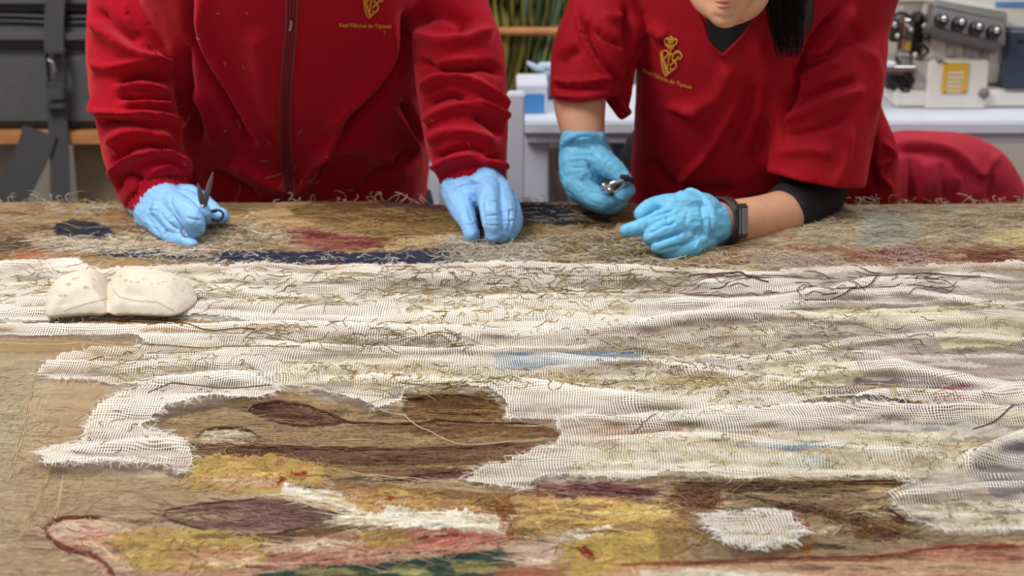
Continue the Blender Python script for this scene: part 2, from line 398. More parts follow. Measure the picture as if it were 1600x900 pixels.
def folds(x, y):
    px, py = proj(np.stack([x, y, np.full(x.shape, TZ)], 1)); h = np.zeros(len(x)); hem = np.zeros(len(x))
    for l, wd, amp in FL:
        k = np.nonzero((px > l[:, 0].min()-30) & (px < l[:, 0].max()+30) & (py > l[:, 1].min()-wd*3) & (py < l[:, 1].max()+wd*3))[0]
        if not len(k): continue
        d, t = dist_poly(px[k], py[k], [tuple(q) for q in l]); e = np.clip(np.sin(np.pi*t)*3, 0, 1)
        h[k] += amp/1000*np.exp(-(d/wd)**2)*e*.75; hem[k] = np.maximum(hem[k], np.exp(-((d-wd*.3)/1.5)**2)*e)
    return h, hem
def gheight(x, y): return gheight0(x, y) + folds(np.asarray(x, float).ravel(), np.asarray(y, float).ravel())[0].reshape(np.shape(x))
def gheight0(x, y):
    r = 1-np.abs(fbm(x*2.6 + y*2.2, y*13, 0, 77, 2)); r2 = 1-np.abs(fbm(x*9.0 - y*4, y*38, 0, 55, 2))
    return height(x, y) + .0018 + .0100*np.clip(r-.5, 0, 1)**1.5*2 + .0042*np.clip(r2-.6, 0, 1)*2
NX, NR = 1180, 400
xs = np.linspace(-1.0, 1.0, NX)
rows = np.linspace(318.0, 1010.0, NR); ys = np.array([T(800, r).y for r in rows])
GX, GY = np.meshgrid(xs, ys); gx, gy = GX.ravel(), GY.ravel()
PX, PY = proj(np.stack([gx, gy, np.full(gx.shape, TZ)], 1))
wob1 = fbm(PX/28, PY/11, 0, 3, 3); wob2 = fbm(PX/28+40, PY/11+9, 0, 4, 3)
fine1 = fbm(PX/5, PY/3, 0, 13, 2); streak = fbm(PX/70, PY/4.5, 0, 23, 3); streak2 = fbm(PX/22, PY/2.2, 0, 29, 2)
C = np.empty((len(gx), 3)); C[:] = (188, 157, 120)
C += (streak*14)[:, None] + (fine1*5)[:, None]
big = fbm(PX/180, PY/60, 0, 91, 2)
C += big[:, None]*np.array((8, 9, 10))
bumpP = np.zeros(len(gx))
def paint(poly, c, a=1.0, wx=14, wy=5, var=14, c2=None, lift=0.0, st=None):
    q = np.array(poly, float); x0, y0 = q.min(0)-25; x1, y1 = q.max(0)+14
    i = np.nonzero((PX > x0) & (PX < x1) & (PY > y0) & (PY < y1))[0]
    if not len(i): return
    m = inpoly(PX[i]+wob1[i]*wx+fine1[i]*3, PY[i]+wob2[i]*wy+fine1[i]*1.5, poly); i = i[m]
    col = np.empty((len(i), 3)); col[:] = c
    if c2 is not None:
        s = np.clip((streak2[i] if st == 'fine' else streak[i])*2.6+.5, 0, 1)[:, None]; col = col*(1-s)+np.array(c2, float)*s
    col += ((streak[i]*.6+fine1[i]*.5+streak2[i]*.5)*var)[:, None]
    C[i] = C[i]*(1-a) + col*a; bumpP[i] += lift
def outline(line, c, wd=2.0, a=1.0, closed=False):
    ln = catmull(line, 4); x0, y0 = ln.min(0)-20; x1, y1 = ln.max(0)+20
    i = np.nonzero((PX > x0) & (PX < x1) & (PY > y0) & (PY < y1))[0]
    if not len(i): return
    d, t = dist_poly(PX[i]+wob1[i]*6, PY[i]+wob2[i]*3, [tuple(p) for p in ln]); k = np.clip(1.6-d/wd, 0, 1)*a
    C[i] = C[i]*(1-k[:, None]) + np.array(c, float)*k[:, None]

# -- lower and left bare cloth
paint([(-300,470),(0,545),(75,555),(70,600),(40,680),(22,760),(0,850),(-300,1100)], (168,158,126), .55, 26, 18, 16, (180,164,130))
for k in range(14):
    x = 95-k*11; outline([(x, 560+k*12), (x-25, 640+k*14), (x-50, 740+k*16), (x-80, 860+k*10)], (205,195,160), 1.3, .45)
paint([(0,700),(300,750),(560,900),(500,1010),(-200,1010),(-200,760)], (178,152,118), .5, 20, 10, 10)
paint([(230,672),(320,648),(430,655),(640,665),(870,690),(860,705),(560,700),(300,690)], (166,134,96), .9, 8, 3, 10)
paint([(385,648),(400,638),(445,634),(500,643),(550,660),(520,668),(470,668),(420,662)], (92,60,46), 1, 8, 3, 18, (124,84,62))
paint([(545,663),(640,668),(700,662),(870,667),(872,685),(780,690),(700,688),(620,676)], (120,82,54), 1, 8, 3, 22, (150,112,72))
paint([(640,620),(700,616),(770,622),(790,640),(785,662),(640,660),(625,640)], (150,110,66), 1, 4, 3, 14, (110,74,44))
paint([(430,612),(485,616),(530,632),(640,655),(640,668),(550,664),(500,645),(430,634)], (176,142,100), 1, 4, 2, 8)
paint([(300,697),(420,700),(560,702),(700,700),(850,694),(800,712),(720,724),(600,726),(400,714),(310,718)], (112,78,62), 1, 12, 3, 14, (140,100,74))
paint([(480,722),(600,726),(740,720),(800,712),(770,735),(720,748),(560,745)], (160,124,84), 1, 10, 3, 14, (136,98,68))
paint([(590,748),(650,738),(720,736),(735,745),(640,753)], (124,80,74), 1, 8, 3, 10)
paint([(308,684),(330,672),(385,674),(402,688),(390,698),(320,697)], (216,200,168), 1, 4, 2, 22, (190,165,125))
outline([(306,690),(318,674),(360,669),(395,676),(406,690)], (96,68,56), 2)
paint([(296,722),(350,712),(430,712),(500,728),(520,745),(480,765),(420,772),(340,764),(296,768)], (204,168,90), 1, 16, 5, 30, (178,138,74), .002)
paint([(310,752),(350,742),(430,748),(440,762),(350,764)], (222,200,160), .9, 14, 4, 20, (200,150,110))
paint([(520,748),(600,756),(700,764),(800,776),(800,792),(700,788),(600,770),(530,764)], (150,112,72), 1, 8, 3, 12)
paint([(448,757),(500,768),(560,780),(585,800),(560,806),(490,785),(440,770)], (228,214,186), 1, 8, 4, 20, (244,234,212), .002)
paint([(530,772),(600,762),(660,778),(780,792),(795,815),(720,806),(640,800),(600,818),(560,800)], (206,166,92), 1, 16, 6, 30, (176,120,78), .002)
paint([(580,812),(610,798),(740,806),(785,838),(700,838),(620,830)], (230,216,190), 1, 8, 4, 20, (244,236,215), .002)
paint([(250,802),(320,787),(440,784),(540,806),(470,826),(390,840),(330,826),(270,814)], (122,86,80), 1, 14, 4, 20, (146,112,100))
outline([(330,830),(280,815),(255,802),(300,790),(400,784)], (84,56,52), 2)
paint([(270,808),(300,800),(340,804),(330,814)], (190,164,120), .8)
paint([(400,842),(480,828),(570,812),(600,828),(520,840),(420,856)], (124,92,60), 1, 10, 4, 12)
paint([(380,868),(470,846),(560,840),(660,832),(775,838),(780,862),(690,874),(560,882),(470,890),(380,895)], (208,168,138), 1, 10, 4, 24, (168,92,74), .0015)
paint([(430,862),(520,846),(560,852),(500,866)], (230,212,182), 1, 12, 4, 16)
paint([(640,850),(700,838),(770,840),(700,856)], (168,84,70), 1, 12, 4, 14)
paint([(560,838),(610,830),(640,845),(620,868),(570,866)], (196,156,86), 1, 14, 5, 30, (150,110,60), .002)
paint([(74,822),(95,810),(150,808),(200,822),(215,834),(170,842),(190,866),(216,900),(190,920),(140,880),(95,856),(74,838)], (216,188,160), 1, 6, 4, 26, (184,128,104), .001)
outline([(150,806),(95,808),(72,822),(76,838),(96,856),(150,872),(175,900),(190,930)], (100,48,42), 3.2)
outline([(95,838),(140,842),(165,836)], (176,92,76), 2)
paint([(165,838),(230,828),(330,834),(400,846),(410,880),(330,892),(230,905),(205,880)], (200,166,92), 1, 14, 6, 34, (176,138,78), .002)
paint([(265,870),(330,862),(400,868),(400,884),(320,890)], (216,182,146), .9, 10, 4, 20, (180,110,84))
paint([(180,905),(300,893),(420,900),(420,1010),(180,1010)], (198,150,118), 1, 10, 4, 14)
paint([(400,905),(480,888),(600,882),(700,872),(790,862),(850,900),(850,1010),(400,1010)], (66,86,74), 1, 10, 4, 18, (52,70,66))
paint([(450,896),(520,890),(560,900),(500,915)], (176,160,90), .8, 16, 5); paint([(610,895),(660,890),(680,905),(620,910)], (176,165,95), .8, 16, 5)
paint([(700,885),(750,880),(780,895),(720,902)], (182,166,96), .8, 16, 5)
paint([(455,738),(472,734),(480,744),(462,748)], (156,44,34)); paint([(428,756),(442,744),(452,752),(440,762)], (150,46,36)); paint([(604,782),(618,777),(626,784),(612,790)], (160,40,30))
paint([(775,785),(820,772),(842,790),(835,840),(800,850),(780,830)], (168,112,56), 1, 14, 6, 34, (138,80,40), .002)
paint([(800,776),(880,776),(1000,780),(1075,792),(1085,840),(1060,890),(1030,895),(1020,835),(940,828),(850,842),(806,840)], (168,128,78), 1, 8, 4, 20, (196,156,92), .001)
outline([(812,805),(860,795),(930,804),(1000,812),(1045,800)], (214,178,110), 2); outline([(815,822),(870,812),(940,818),(1040,808)], (210,174,100), 2.4); outline([(840,786),(900,784),(1000,790)], (212,180,120), 2)
paint([(925,806),(950,792),(1020,790),(1052,800),(1035,812),(970,816)], (220,182,88), 1, 6, 3, 20, (232,208,140), .001)
paint([(862,845),(900,830),(955,818),(940,834),(905,846)], (226,214,190), 1, 5, 3, 10)
paint([(880,862),(920,842),(1022,828),(1034,880),(1010,910),(900,915)], (206,172,88), 1, 8, 4, 26, (186,150,74), .0015)
paint([(1025,830),(1075,815),(1075,860),(1050,880),(1030,880)], (156,118,72), 1, 4, 3, 10)
paint([(902,862),(915,858),(930,872),(926,880),(908,874)], (152,38,36), 1, 3, 2, 6)
paint([(782,856),(870,852),(890,895),(810,890)], (218,190,164), 1, 8, 4, 18, (196,150,124))
paint([(780,888),(880,896),(900,915),(760,915)], (186,112,84), 1, 8, 4, 18)
paint([(862,772),(880,753),(960,756),(1035,768),(1000,780),(930,776),(870,782)], (112,70,72), 1, 8, 3, 18, (146,98,86))
paint([(1040,790),(1056,762),(1120,758),(1130,785),(1095,800),(1085,832),(1072,810)], (122,76,60), 1, 12, 4, 24, (156,108,78))
paint([(1085,800),(1200,780),(1600,770),(1600,850),(1300,868),(1080,880),(1075,830)], (166,140,104), 1, 10, 4, 12)
paint([(1035,752),(1200,756),(1420,748),(1440,760),(1300,772),(1130,768)], (104,80,56), 1, 8, 3, 14, (142,114,80))
outline([(1140,765),(1200,785),(1250,795),(1280,790)], (80,58,46), 1.8); outline([(1150,806),(1200,797),(1245,785)], (70,52,44), 1.5)
paint([(1315,756),(1340,750),(1420,752),(1395,764),(1350,764)], (176,140,62), 1, 10, 3, 24, (120,84,44))
paint([(1220,792),(1245,790),(1262,812),(1268,838),(1242,836),(1232,812)], (152,84,50), 1, 6, 4, 16)
paint([(1245,848),(1268,846),(1272,872),(1252,870)], (176,110,52), 1, 6, 4, 16)
paint([(1258,790),(1320,784),(1345,800),(1350,822),(1310,810),(1275,804)], (98,66,54), 1, 8, 3, 16, (124,88,66))
paint([(1325,822),(1360,814),(1400,820),(1408,834),(1380,844),(1340,836)], (150,98,54), 1, 8, 3, 20, (98,60,42))
paint([(1318,795),(1345,790),(1352,798),(1328,800)], (222,196,136)); paint([(1370,800),(1390,790),(1400,806),(1440,820),(1420,822)], (96,70,58), 1, 6, 3)
for a, b in ((1283,830),(1322,824),(1366,806),(1380,752),(1530,848)): paint([(a-7,b-3),(a+7,b-3),(a+8,b+3),(a-6,b+3)], (224,206,170), 1, 3, 1)
paint([(940,900),(1060,884),(1200,876),(1370,868),(1440,850),(1620,842),(1620,1010),(940,1010)], (216,176,136), 1, 10, 4, 14, (204,152,118))
outline([(960,888),(1060,884),(1200,874),(1370,869),(1440,862)], (150,76,56), 2.6)
paint([(1410,858),(1500,845),(1620,846),(1620,872),(1540,876),(1440,868)], (176,104,84), 1, 12, 4, 14, (200,140,110))
paint([(1000,898),(1100,893),(1260,896),(1300,915),(1000,915)], (232,214,188), 1, 10, 3, 10)
# -- cloth seen through the gauze
ZG = [(-300,418),(60,413),(140,422),(400,418),(640,419),(1000,426),(1200,432),(1290,426),(1700,420),(1900,700),(1700,830),(1480,832),(1394,800),(1436,754),(1040,746),(830,764),(730,750),(878,690),(862,668),(796,662),(790,642),(766,620),(636,616),(600,650),(425,606),(335,640),(262,652),(216,682),(300,722),(288,742),(80,734),(138,688),(156,656),(215,616),(140,596),(64,590),(230,548),(100,528),(-300,530)]
paint(ZG, (176,154,134), 1, 6, 3, 20, (196,176,150))
paint([(1050,430),(1600,430),(1700,640),(1400,600),(1200,520),(1050,460)], (166,146,140), .8, 30, 10, 14, (190,168,150))
for k in range(150):
    x = rng.uniform(-60, 1640); y = rng.uniform(424, 748)
    l = rng.uniform(40, 170); t = rng.uniform(2, 7); c = [(238,228,206), (232,218,180), (198,176,146), (240,234,224), (150,126,100)][rng.integers(5)]
    if y > 660 and x < 900: continue
    if y > 530 and x < 260: continue
    if y > 600 and x < 850: continue
    paint([(x-l,y),(x-l*.3,y-t),(x+l*.4,y-t*.8),(x+l,y+1),(x+l*.3,y+t),(x-l*.5,y+t*.7)], c, .75, 18, 4, 20)
paint([(540,496),(640,480),(800,476),(985,466),(1010,500),(860,522),(640,520)], (244,238,222), 1, 20, 5, 16, (232,214,170))
paint([(0,496),(200,488),(400,496),(420,503),(200,494),(0,502)], (240,236,226), 1, 8, 2)
paint([(430,570),(600,560),(760,585),(860,590),(1080,585),(1130,640),(820,622),(640,612),(440,600)], (236,226,196), .9, 20, 6, 22, (214,192,148))
paint([(1200,490),(1330,482),(1450,480),(1620,492),(1620,505),(1400,506),(1280,500)], (232,214,162), .95, 20, 4, 20, (240,226,190))
paint([(1200,566),(1330,560),(1345,590),(1260,606),(1190,604)], (234,220,176), .95, 10, 4, 18)
paint([(1450,520),(1500,512),(1600,510),(1600,535),(1480,545)], (226,208,168), .9, 14, 4, 18)
paint([(770,548),(880,546),(1012,545),(1000,562),(860,570),(790,584),(772,575)], (116,148,180), .95, 12, 3, 14, (140,160,176))
paint([(1405,640),(1440,620),(1500,598),(1570,606),(1520,636),(1450,646)], (142,60,84), 1, 12, 4, 14)
paint([(1280,620),(1340,592),(1440,594),(1480,600),(1420,636),(1330,625)], (120,100,112), .9, 12, 4, 10)
paint([(1500,650),(1560,618),(1640,615),(1640,660)], (236,214,170), 1, 12, 4, 14)
paint([(900,700),(1000,684),(1340,672),(1500,676),(1548,700),(1490,738),(1200,748),(900,744)], (236,226,196), .95, 20, 6, 22, (222,204,160))
paint([(1140,697),(1240,690),(1330,696),(1240,706)], (130,165,192), .9, 12, 3, 10); paint([(1240,716),(1300,716),(1290,730),(1250,728)], (150,180,190), .6)
paint([(1500,715),(1560,690),(1700,690),(1700,790),(1560,780)], (140,124,132), .9, 12, 5, 12)
paint([(1440,790),(1500,782),(1640,790),(1640,825),(1480,826)], (230,220,190), .9, 12, 5, 16)
paint([(870,668),(1000,660),(1080,668),(1040,684),(900,684)], (176,130,96), .9, 12, 3, 12)
paint([(1110,690),(1140,672),(1210,668),(1200,676),(1160,690)], (190,150,100), .7)
paint([(-300,500),(100,506),(200,496),(300,498),(420,508),(520,516),(420,514),(300,516),(200,516),(100,512),(-300,508)], (176,136,92), 1, 4, 1.5, 10)
paint([(400,504),(460,504),(520,514),(420,514)], (200,166,116), 1, 4, 2, 8)
paint([(0,532),(100,525),(220,540),(180,550),(80,556),(0,556)], (178,142,98), 1, 4, 2, 8)
paint([(1225,647),(1300,640),(1380,640),(1330,648),(1260,652)], (130,58,44), 1, 4, 1.5, 16, (120,84,50))
# -- far band
paint([(-300,300),(1900,300),(1900,424),(1290,424),(1200,430),(1000,424),(640,417),(400,416),(140,420),(60,413),(-300,418)], (186,152,108), 1, 6, 3, 14)
for k in range(150):
    x = rng.uniform(-60, 1640); y = rng.uniform(322, 414); l = rng.uniform(20, 80); t = rng.uniform(1.5, 5)
    c = [(212,190,150), (126,98,68), (160,124,84), (200,160,112), (96,74,54), (224,206,172)][rng.integers(6)]
    paint([(x-l,y),(x-l*.3,y-t),(x+l*.4,y-t*.8),(x+l,y+1),(x+l*.3,y+t),(x-l*.5,y+t*.7)], c, .6, 18, 4, 16)
paint([(-100,350),(60,352),(100,362),(60,370),(-100,372)], (160,126,86), .8)
paint([(0,372),(44,370),(52,384),(20,390),(-40,388)], (104,84,70)); paint([(-80,378),(20,390),(20,412),(-80,412)], (150,116,80), .8)
paint([(84,352),(112,345),(150,350),(190,364),(170,376),(112,374),(88,368)], (56,58,72), 1, 6, 3, 12)
paint([(100,326),(150,322),(240,324),(230,340),(150,338)], (148,116,80), .8)
paint([(22,392),(60,386),(84,400),(66,412),(28,411)], (180,106,78), 1, 5, 2, 18, (206,140,104))
paint([(160,338),(220,340),(225,352),(170,352)], (176,132,82), .9)
paint([(126,393),(210,388),(320,393),(500,394),(640,395),(720,385),(820,382),(830,416),(640,413),(520,411),(400,415),(300,414),(210,406)], (52,58,84), 1, 6, 2.5, 14)
paint([(200,400),(440,412),(640,413),(640,417),(400,419),(200,416)], (182,144,96), .6)
paint([(230,384),(300,378),(360,384),(340,396),(260,394)], (176,110,82), .7); paint([(290,356),(380,350),(420,360),(400,380),(300,378)], (92,86,80), .8, 14, 6, 26, (150,140,120))
paint([(355,338),(400,330),(450,326),(500,338),(540,356),(480,362),(430,366),(370,356)], (222,184,134), 1, 12, 4, 20, (196,150,96))
paint([(350,320),(440,318),(430,328),(370,334)], (156,126,84), 1)
paint([(440,326),(520,316),(660,318),(700,336),(710,372),(640,378),(560,366),(500,352),(470,340)], (176,136,82), 1, 12, 4, 30, (122,92,52))
paint([(500,318),(600,318),(620,334),(570,342),(530,336)], (156,100,64), 1, 10, 4, 24, (120,70,48))
paint([(585,316),(700,316),(700,332),(620,332)], (104,70,66), .95, 10, 3, 14)
paint([(440,364),(480,358),(540,370),(625,374),(600,390),(500,394),(450,382)], (134,56,52), 1, 8, 3, 20, (160,84,70))
paint([(600,382),(640,372),(710,362),(716,380),(640,390),(600,394)], (208,176,122), 1, 8, 3, 20)
paint([(690,330),(820,330),(820,372),(720,366)], (176,140,92), .9, 12, 4, 24, (120,92,60))
paint([(805,322),(890,321),(906,330),(908,348),(850,352),(812,344)], (52,56,76), 1, 6, 3, 16)
paint([(886,322),(990,325),(985,345),(955,362),(915,356),(900,340)], (98,72,46), 1, 8, 4, 26, (62,50,36))
paint([(950,322),(1000,322),(1010,345),(960,345)], (186,142,98), .9, 8, 4)
paint([(815,352),(905,352),(900,366),(815,370)], (192,160,112), 1, 6, 3)
paint([(700,380),(800,372),(1060,372),(1090,400),(1060,420),(860,424),(780,418),(700,410)], (158,136,108), .85, 12, 5, 34, (120,98,76))
paint([(1250,320),(1700,320),(1700,396),(1300,392),(1240,372)], (194,174,140), 1, 10, 4, 26, (162,134,104))
paint([(1290,325),(1360,330),(1340,350),(1270,350)], (114,82,66), .8, 12, 4, 22, (150,118,88))
for k in range(120):
    x = rng.uniform(1240, 1640); y = rng.uniform(326, 394); l = rng.uniform(15, 60); t = rng.uniform(1.2, 3.5)
    c = [(226,210,178), (134,108,86), (168,134,104), (206,180,140), (112,88,72), (214,196,160)][rng.integers(6)]
    paint([(x-l,y),(x-l*.3,y-t),(x+l*.4,y-t*.8),(x+l,y+1),(x+l*.3,y+t),(x-l*.5,y+t*.7)], c, .7, 14, 3, 16)
paint([(1342,333),(1436,333),(1438,378),(1350,382)], (150,156,142), .85, 12, 4, 22, (188,180,156))
paint([(1560,362),(1620,360),(1620,386),(1566,386),(1545,376)], (220,196,128), 1, 8, 3, 16)
paint([(1220,382),(1700,388),(1700,420),(1290,424),(1200,420),(1120,400)], (160,116,86), 1, 10, 4, 26, (186,150,112))
paint([(1335,396),(1400,388),(1470,394),(1490,408),(1440,416),(1350,410)], (138,78,66), 1, 8, 3, 14); paint([(1500,392),(1580,394),(1596,410),(1520,414)], (142,76,68), 1, 8, 3, 18, (110,64,50))
paint([(1040,416),(1100,410),(1196,408),(1190,420),(1100,424),(1050,424)], (142,56,46), 1, 8, 3, 16)
paint([(1100,422),(1180,414),(1190,424),(1120,430)], (226,208,168), 1, 6, 3)

for k in range(420):                # uneven dye and wear of the old wool, patch by patch
    x = rng.uniform(-20, 1640); y = rng.uniform(600, 905); l = rng.uniform(8, 46); t = rng.uniform(1.2, 4.5); f = rng.choice([.72, .82, 1.12, 1.2])
    pg = [(x-l,y),(x-l*.3,y-t),(x+l*.4,y-t*.8),(x+l,y+1),(x+l*.3,y+t),(x-l*.5,y+t*.7)]
    i = np.nonzero((PX > x-l-20) & (PX < x+l+20) & (PY > y-t-9) & (PY < y+t+9))[0]; i = i[inpoly(PX[i]+wob1[i]*14, PY[i]+wob2[i]*4, pg)]
    if x > 240 or y > 800: C[i] *= f
lum = C.mean(1)[:, None]; C = lum + (C-lum)*.84; C = np.clip(C, 8, 250)/255.0
ColL = np.where(C <= .04045, C/12.92, ((C+.055)/1.055)**2.4)
gz = TZ - .004 + height(gx, gy) + bumpP*(.5+.5*np.clip(fine1+.5, 0, 1)) + .0006*fine1
idx = np.arange(NX*NR).reshape(NR, NX)
Q = np.stack([idx[:-1, :-1].ravel(), idx[:-1, 1:].ravel(), idx[1:, 1:].ravel(), idx[1:, :-1].ravel()], 1)
tap = np_mesh('tapestry', np.stack([gx, gy, gz], 1), Q[:, ::-1], M['tapestry'], col=ColL)
tag(tap, 'large worn woven tapestry spread flat over the work table, tan with faded figures', 'tapestry')

# ------------------------------------------------------------ yarn
def strand_mesh(name, P, r, cols, parent, m=None):
    N, K, _ = P.shape; t = np.gradient(P, axis=1); t /= np.linalg.norm(t, axis=2)[..., None]+1e-9
    u = np.cross(t, np.array((0, 0, 1.0))); u /= np.linalg.norm(u, axis=2)[..., None]+1e-9; v = np.cross(u, t)
    R = (np.asarray(r).reshape(-1, 1, 1) if np.ndim(r) else r)*np.ones((N, K, 1)); R = R*np.clip(1.15-np.abs(np.linspace(-1, 1, K))**4, .3, 1)[None, :, None]
    V = np.stack([P + R*(u*math.cos(a)+v*math.sin(a)) for a in (math.pi/2, math.pi*7/6, math.pi*11/6)], 2).reshape(-1, 3)
    base = (np.arange(N)[:, None]*K + np.arange(K-1)[None, :]).ravel()*3
    Q = np.concatenate([np.stack([base+a, base+b, base+3+b, base+3+a], 1) for a, b in ((0, 1), (1, 2), (2, 0))])
    c = np.repeat(np.asarray(cols), K*3, axis=0)
    o = np_mesh(name, V, Q, m or M['yarn'], parent, col=c); o['kind'] = 'stuff'; return o
def under(x, y):                 # the woven colour below a point of the cloth
    i = np.clip(np.searchsorted(-ys, -y), 0, NR-1); j = np.clip(np.round((x+1)/2*(NX-1)).astype(int), 0, NX-1); return ColL[i*NX+j]
def sample(poly, n):
    q = np.array(poly, float); out = np.zeros((0, 2))
    while len(out) < n:
        p = rng.uniform(q.min(0), q.max(0), (n*3, 2)); out = np.concatenate([out, p[inpoly(p[:, 0], p[:, 1], poly)]])
    return out[:n]
def lay(poly, n, pal, length=.03, ang=0.0, spread=.35, curl=.5, lift=.003, r=.0005, K=7, hf=None, rise=0.0, vary=.08, mix=0.0):
    p = sample(poly, n); x, y = Tn(p[:, 0], p[:, 1]); hf = hf or height
    th = ang + rng.normal(0, spread, n) + np.pi*rng.integers(0, 2, n); k = rng.normal(0, curl, n); k2 = rng.normal(0, curl*1.2, n)
    L = length*rng.uniform(.4, 1.5, n); P = np.zeros((n, K, 3)); cx, cy = x.copy(), y.copy()
    s = np.linspace(0, 1, K); lf = lift*rng.uniform(.2, 1.6, n)*rng.choice([.5, 1, 1, 2], n)
    for i in range(K):
        P[:, i, 0] = cx; P[:, i, 1] = cy
        P[:, i, 2] = TZ-.004 + hf(cx, cy) + r*.6 + lf*np.sin(np.pi*s[i])*.8 + rise*s[i]*rng.uniform(.7, 1.1, n)*np.abs(np.sin(np.arange(n)*2.3))
        a = th + k*math.sin(s[i]*2.5)*2 + k2*math.sin(s[i]*7)
        cx = cx + np.cos(a)*L/(K-1); cy = cy + np.sin(a)*L/(K-1)
    pal = np.array([lin(c) for c in pal]); c = pal[rng.integers(len(pal), size=n)]*rng.uniform(1-vary*2, 1+vary*2, (n, 1))
    if mix: c = c*(1-mix) + under(x, y)*(rng.uniform(.75, 1.35, (n, 1)) if mix < .95 else rng.uniform(.84, 1.14, (n, 1)))*mix
    return P, np.full(n, r)*rng.uniform(.7, 1.3, n), np.clip(c, 0, 1)
def lays(name, specs, parent):
    g = {}
    for s in specs:
        P, r, c = lay(**s, ) ; g.setdefault(P.shape[1], []).append((P, r, c))
    k = max(g, key=lambda q: len(g[q])); assert len(g) == 1
    P = np.concatenate([a[0] for a in g[k]]); r = np.concatenate([a[1] for a in g[k]]); c = np.concatenate([a[2] for a in g[k]])
    return strand_mesh(name, P, r, c, parent)
WH = [(226,218,204), (206,196,180), (236,230,218), (190,178,156)]
STRAW = [(196,176,128), (176,152,104), (214,198,156), (150,128,84)]
CR = [(214,200,170), (198,180,146), (224,212,188)]
YE = [(202,172,108), (182,150,92), (216,192,138), (156,124,76)]
GR = [(70,62,54), (98,88,74), (124,112,92)]
ff = lays('frayed_fibres', [
    dict(poly=[(90,372),(200,366),(330,380),(350,396),(240,402),(100,392)], n=448, pal=WH+CR, length=.030, spread=0.48, curl=0.49, lift=0.0017, r=0.00038, mix=.12),
    dict(poly=[(40,360),(100,372),(180,380),(120,396),(50,380)], n=102, pal=WH, length=.03, spread=0.24, curl=0.28, lift=0.0017, r=0.00032, mix=.12),
    dict(poly=[(300,350),(400,345),(450,362),(440,392),(330,392)], n=448, pal=WH+STRAW+GR, length=.032, spread=0.96, curl=0.84, lift=0.0025, r=0.00032, mix=.12),
    dict(poly=[(430,358),(620,366),(620,392),(440,394)], n=89, pal=[(150,84,76),(120,56,52),(190,150,130),(206,180,150)], length=.03, spread=0.56, curl=0.70, lift=0.0020, r=0.00032, mix=.5),
    dict(poly=[(200,402),(640,400),(640,416),(300,418)], n=110, pal=WH, length=.018, spread=0.72, curl=0.56, lift=0.0014, r=0.00038, mix=.12),
    dict(poly=[(600,376),(720,366),(730,390),(620,398)], n=83, pal=STRAW+CR, length=.025, spread=0.48, curl=0.49, lift=0.0017, r=0.00032, mix=.5),
    dict(poly=[(690,372),(830,376),(860,402),(830,418),(700,412)], n=608, pal=WH+[(150,144,134)], length=.032, spread=1.20, curl=0.84, lift=0.0028, r=0.00034, mix=.12),
    dict(poly=[(810,366),(1020,362),(1090,400),(1060,424),(830,424)], n=950, pal=WH+STRAW+[(150,130,104),(120,100,80)], length=.036, spread=0.56, curl=0.49, lift=0.0028, r=0.00036, mix=.12),
    dict(poly=[(1080,392),(1200,392),(1330,404),(1300,426),(1060,424)], n=384, pal=WH+STRAW, length=.032, spread=0.72, curl=0.42, lift=0.0028, r=0.00032, mix=.12),
    dict(poly=[(1195,404),(1250,398),(1310,420),(1190,428)], n=153, pal=[(228,222,216),(206,198,192)], length=.04, spread=1.28, curl=0.56, lift=0.0039, r=0.00029, rise=.008, mix=.5),
    dict(poly=[(1370,400),(1440,392),(1475,420),(1360,428)], n=134, pal=[(222,204,196),(206,176,170),(230,222,210)], length=.04, spread=1.12, curl=0.42, lift=0.0039, r=0.00029, rise=.008, mix=.5),
    dict(poly=[(1270,322),(1600,322),(1700,392),(1340,392),(1260,370)], n=608, pal=WH+STRAW+[(150,120,100),(150,156,144)], length=.034, spread=0.36, curl=0.49, lift=0.0022, r=0.00040, mix=.5),
    dict(poly=[(1560,362),(1640,360),(1640,386),(1560,388)], n=57, pal=[(224,206,150),(232,220,176)], length=.025, spread=0.40, curl=0.42, lift=0.0017, r=0.00040, mix=.5),
    dict(poly=[(1200,384),(1620,390),(1620,420),(1300,424),(1100,404)], n=208, pal=[(176,124,96),(150,92,72),(206,174,132),(196,150,100)], length=.036, spread=0.24, curl=0.35, lift=0.0017, r=0.00040, mix=.5),
    dict(poly=[(440,322),(700,326),(710,376),(560,366)], n=208, pal=[(190,150,92),(140,106,60),(216,178,120),(120,90,52)], length=.05, spread=0.24, curl=0.35, lift=0.0017, r=0.00040, mix=.5),
    dict(poly=[(60,320),(220,318),(225,332),(80,336)], n=166, pal=WH+STRAW, length=.03, spread=0.56, curl=0.56, lift=0.0028, r=0.00032, mix=.12),
    dict(poly=[(800,326),(900,326),(900,346),(812,346)], n=44, pal=WH, length=.022, spread=0.24, curl=0.28, lift=0.0008, r=0.00032, mix=.12),
    dict(poly=[(690,335),(1000,335),(1000,372),(700,372)], n=134, pal=[(176,140,96),(120,92,60),(214,190,150),(90,66,44)], length=.03, spread=0.48, curl=0.56, lift=0.0017, r=0.00040, mix=.5),
    dict(poly=[(-100,330),(160,338),(120,372),(-100,380)], n=35, pal=STRAW, length=.03, spread=0.32, curl=0.35, lift=0.0008, r=0.00032, mix=.5),
], tap); ff['label'] = 'pale frayed fibres sticking up from the worn far band'
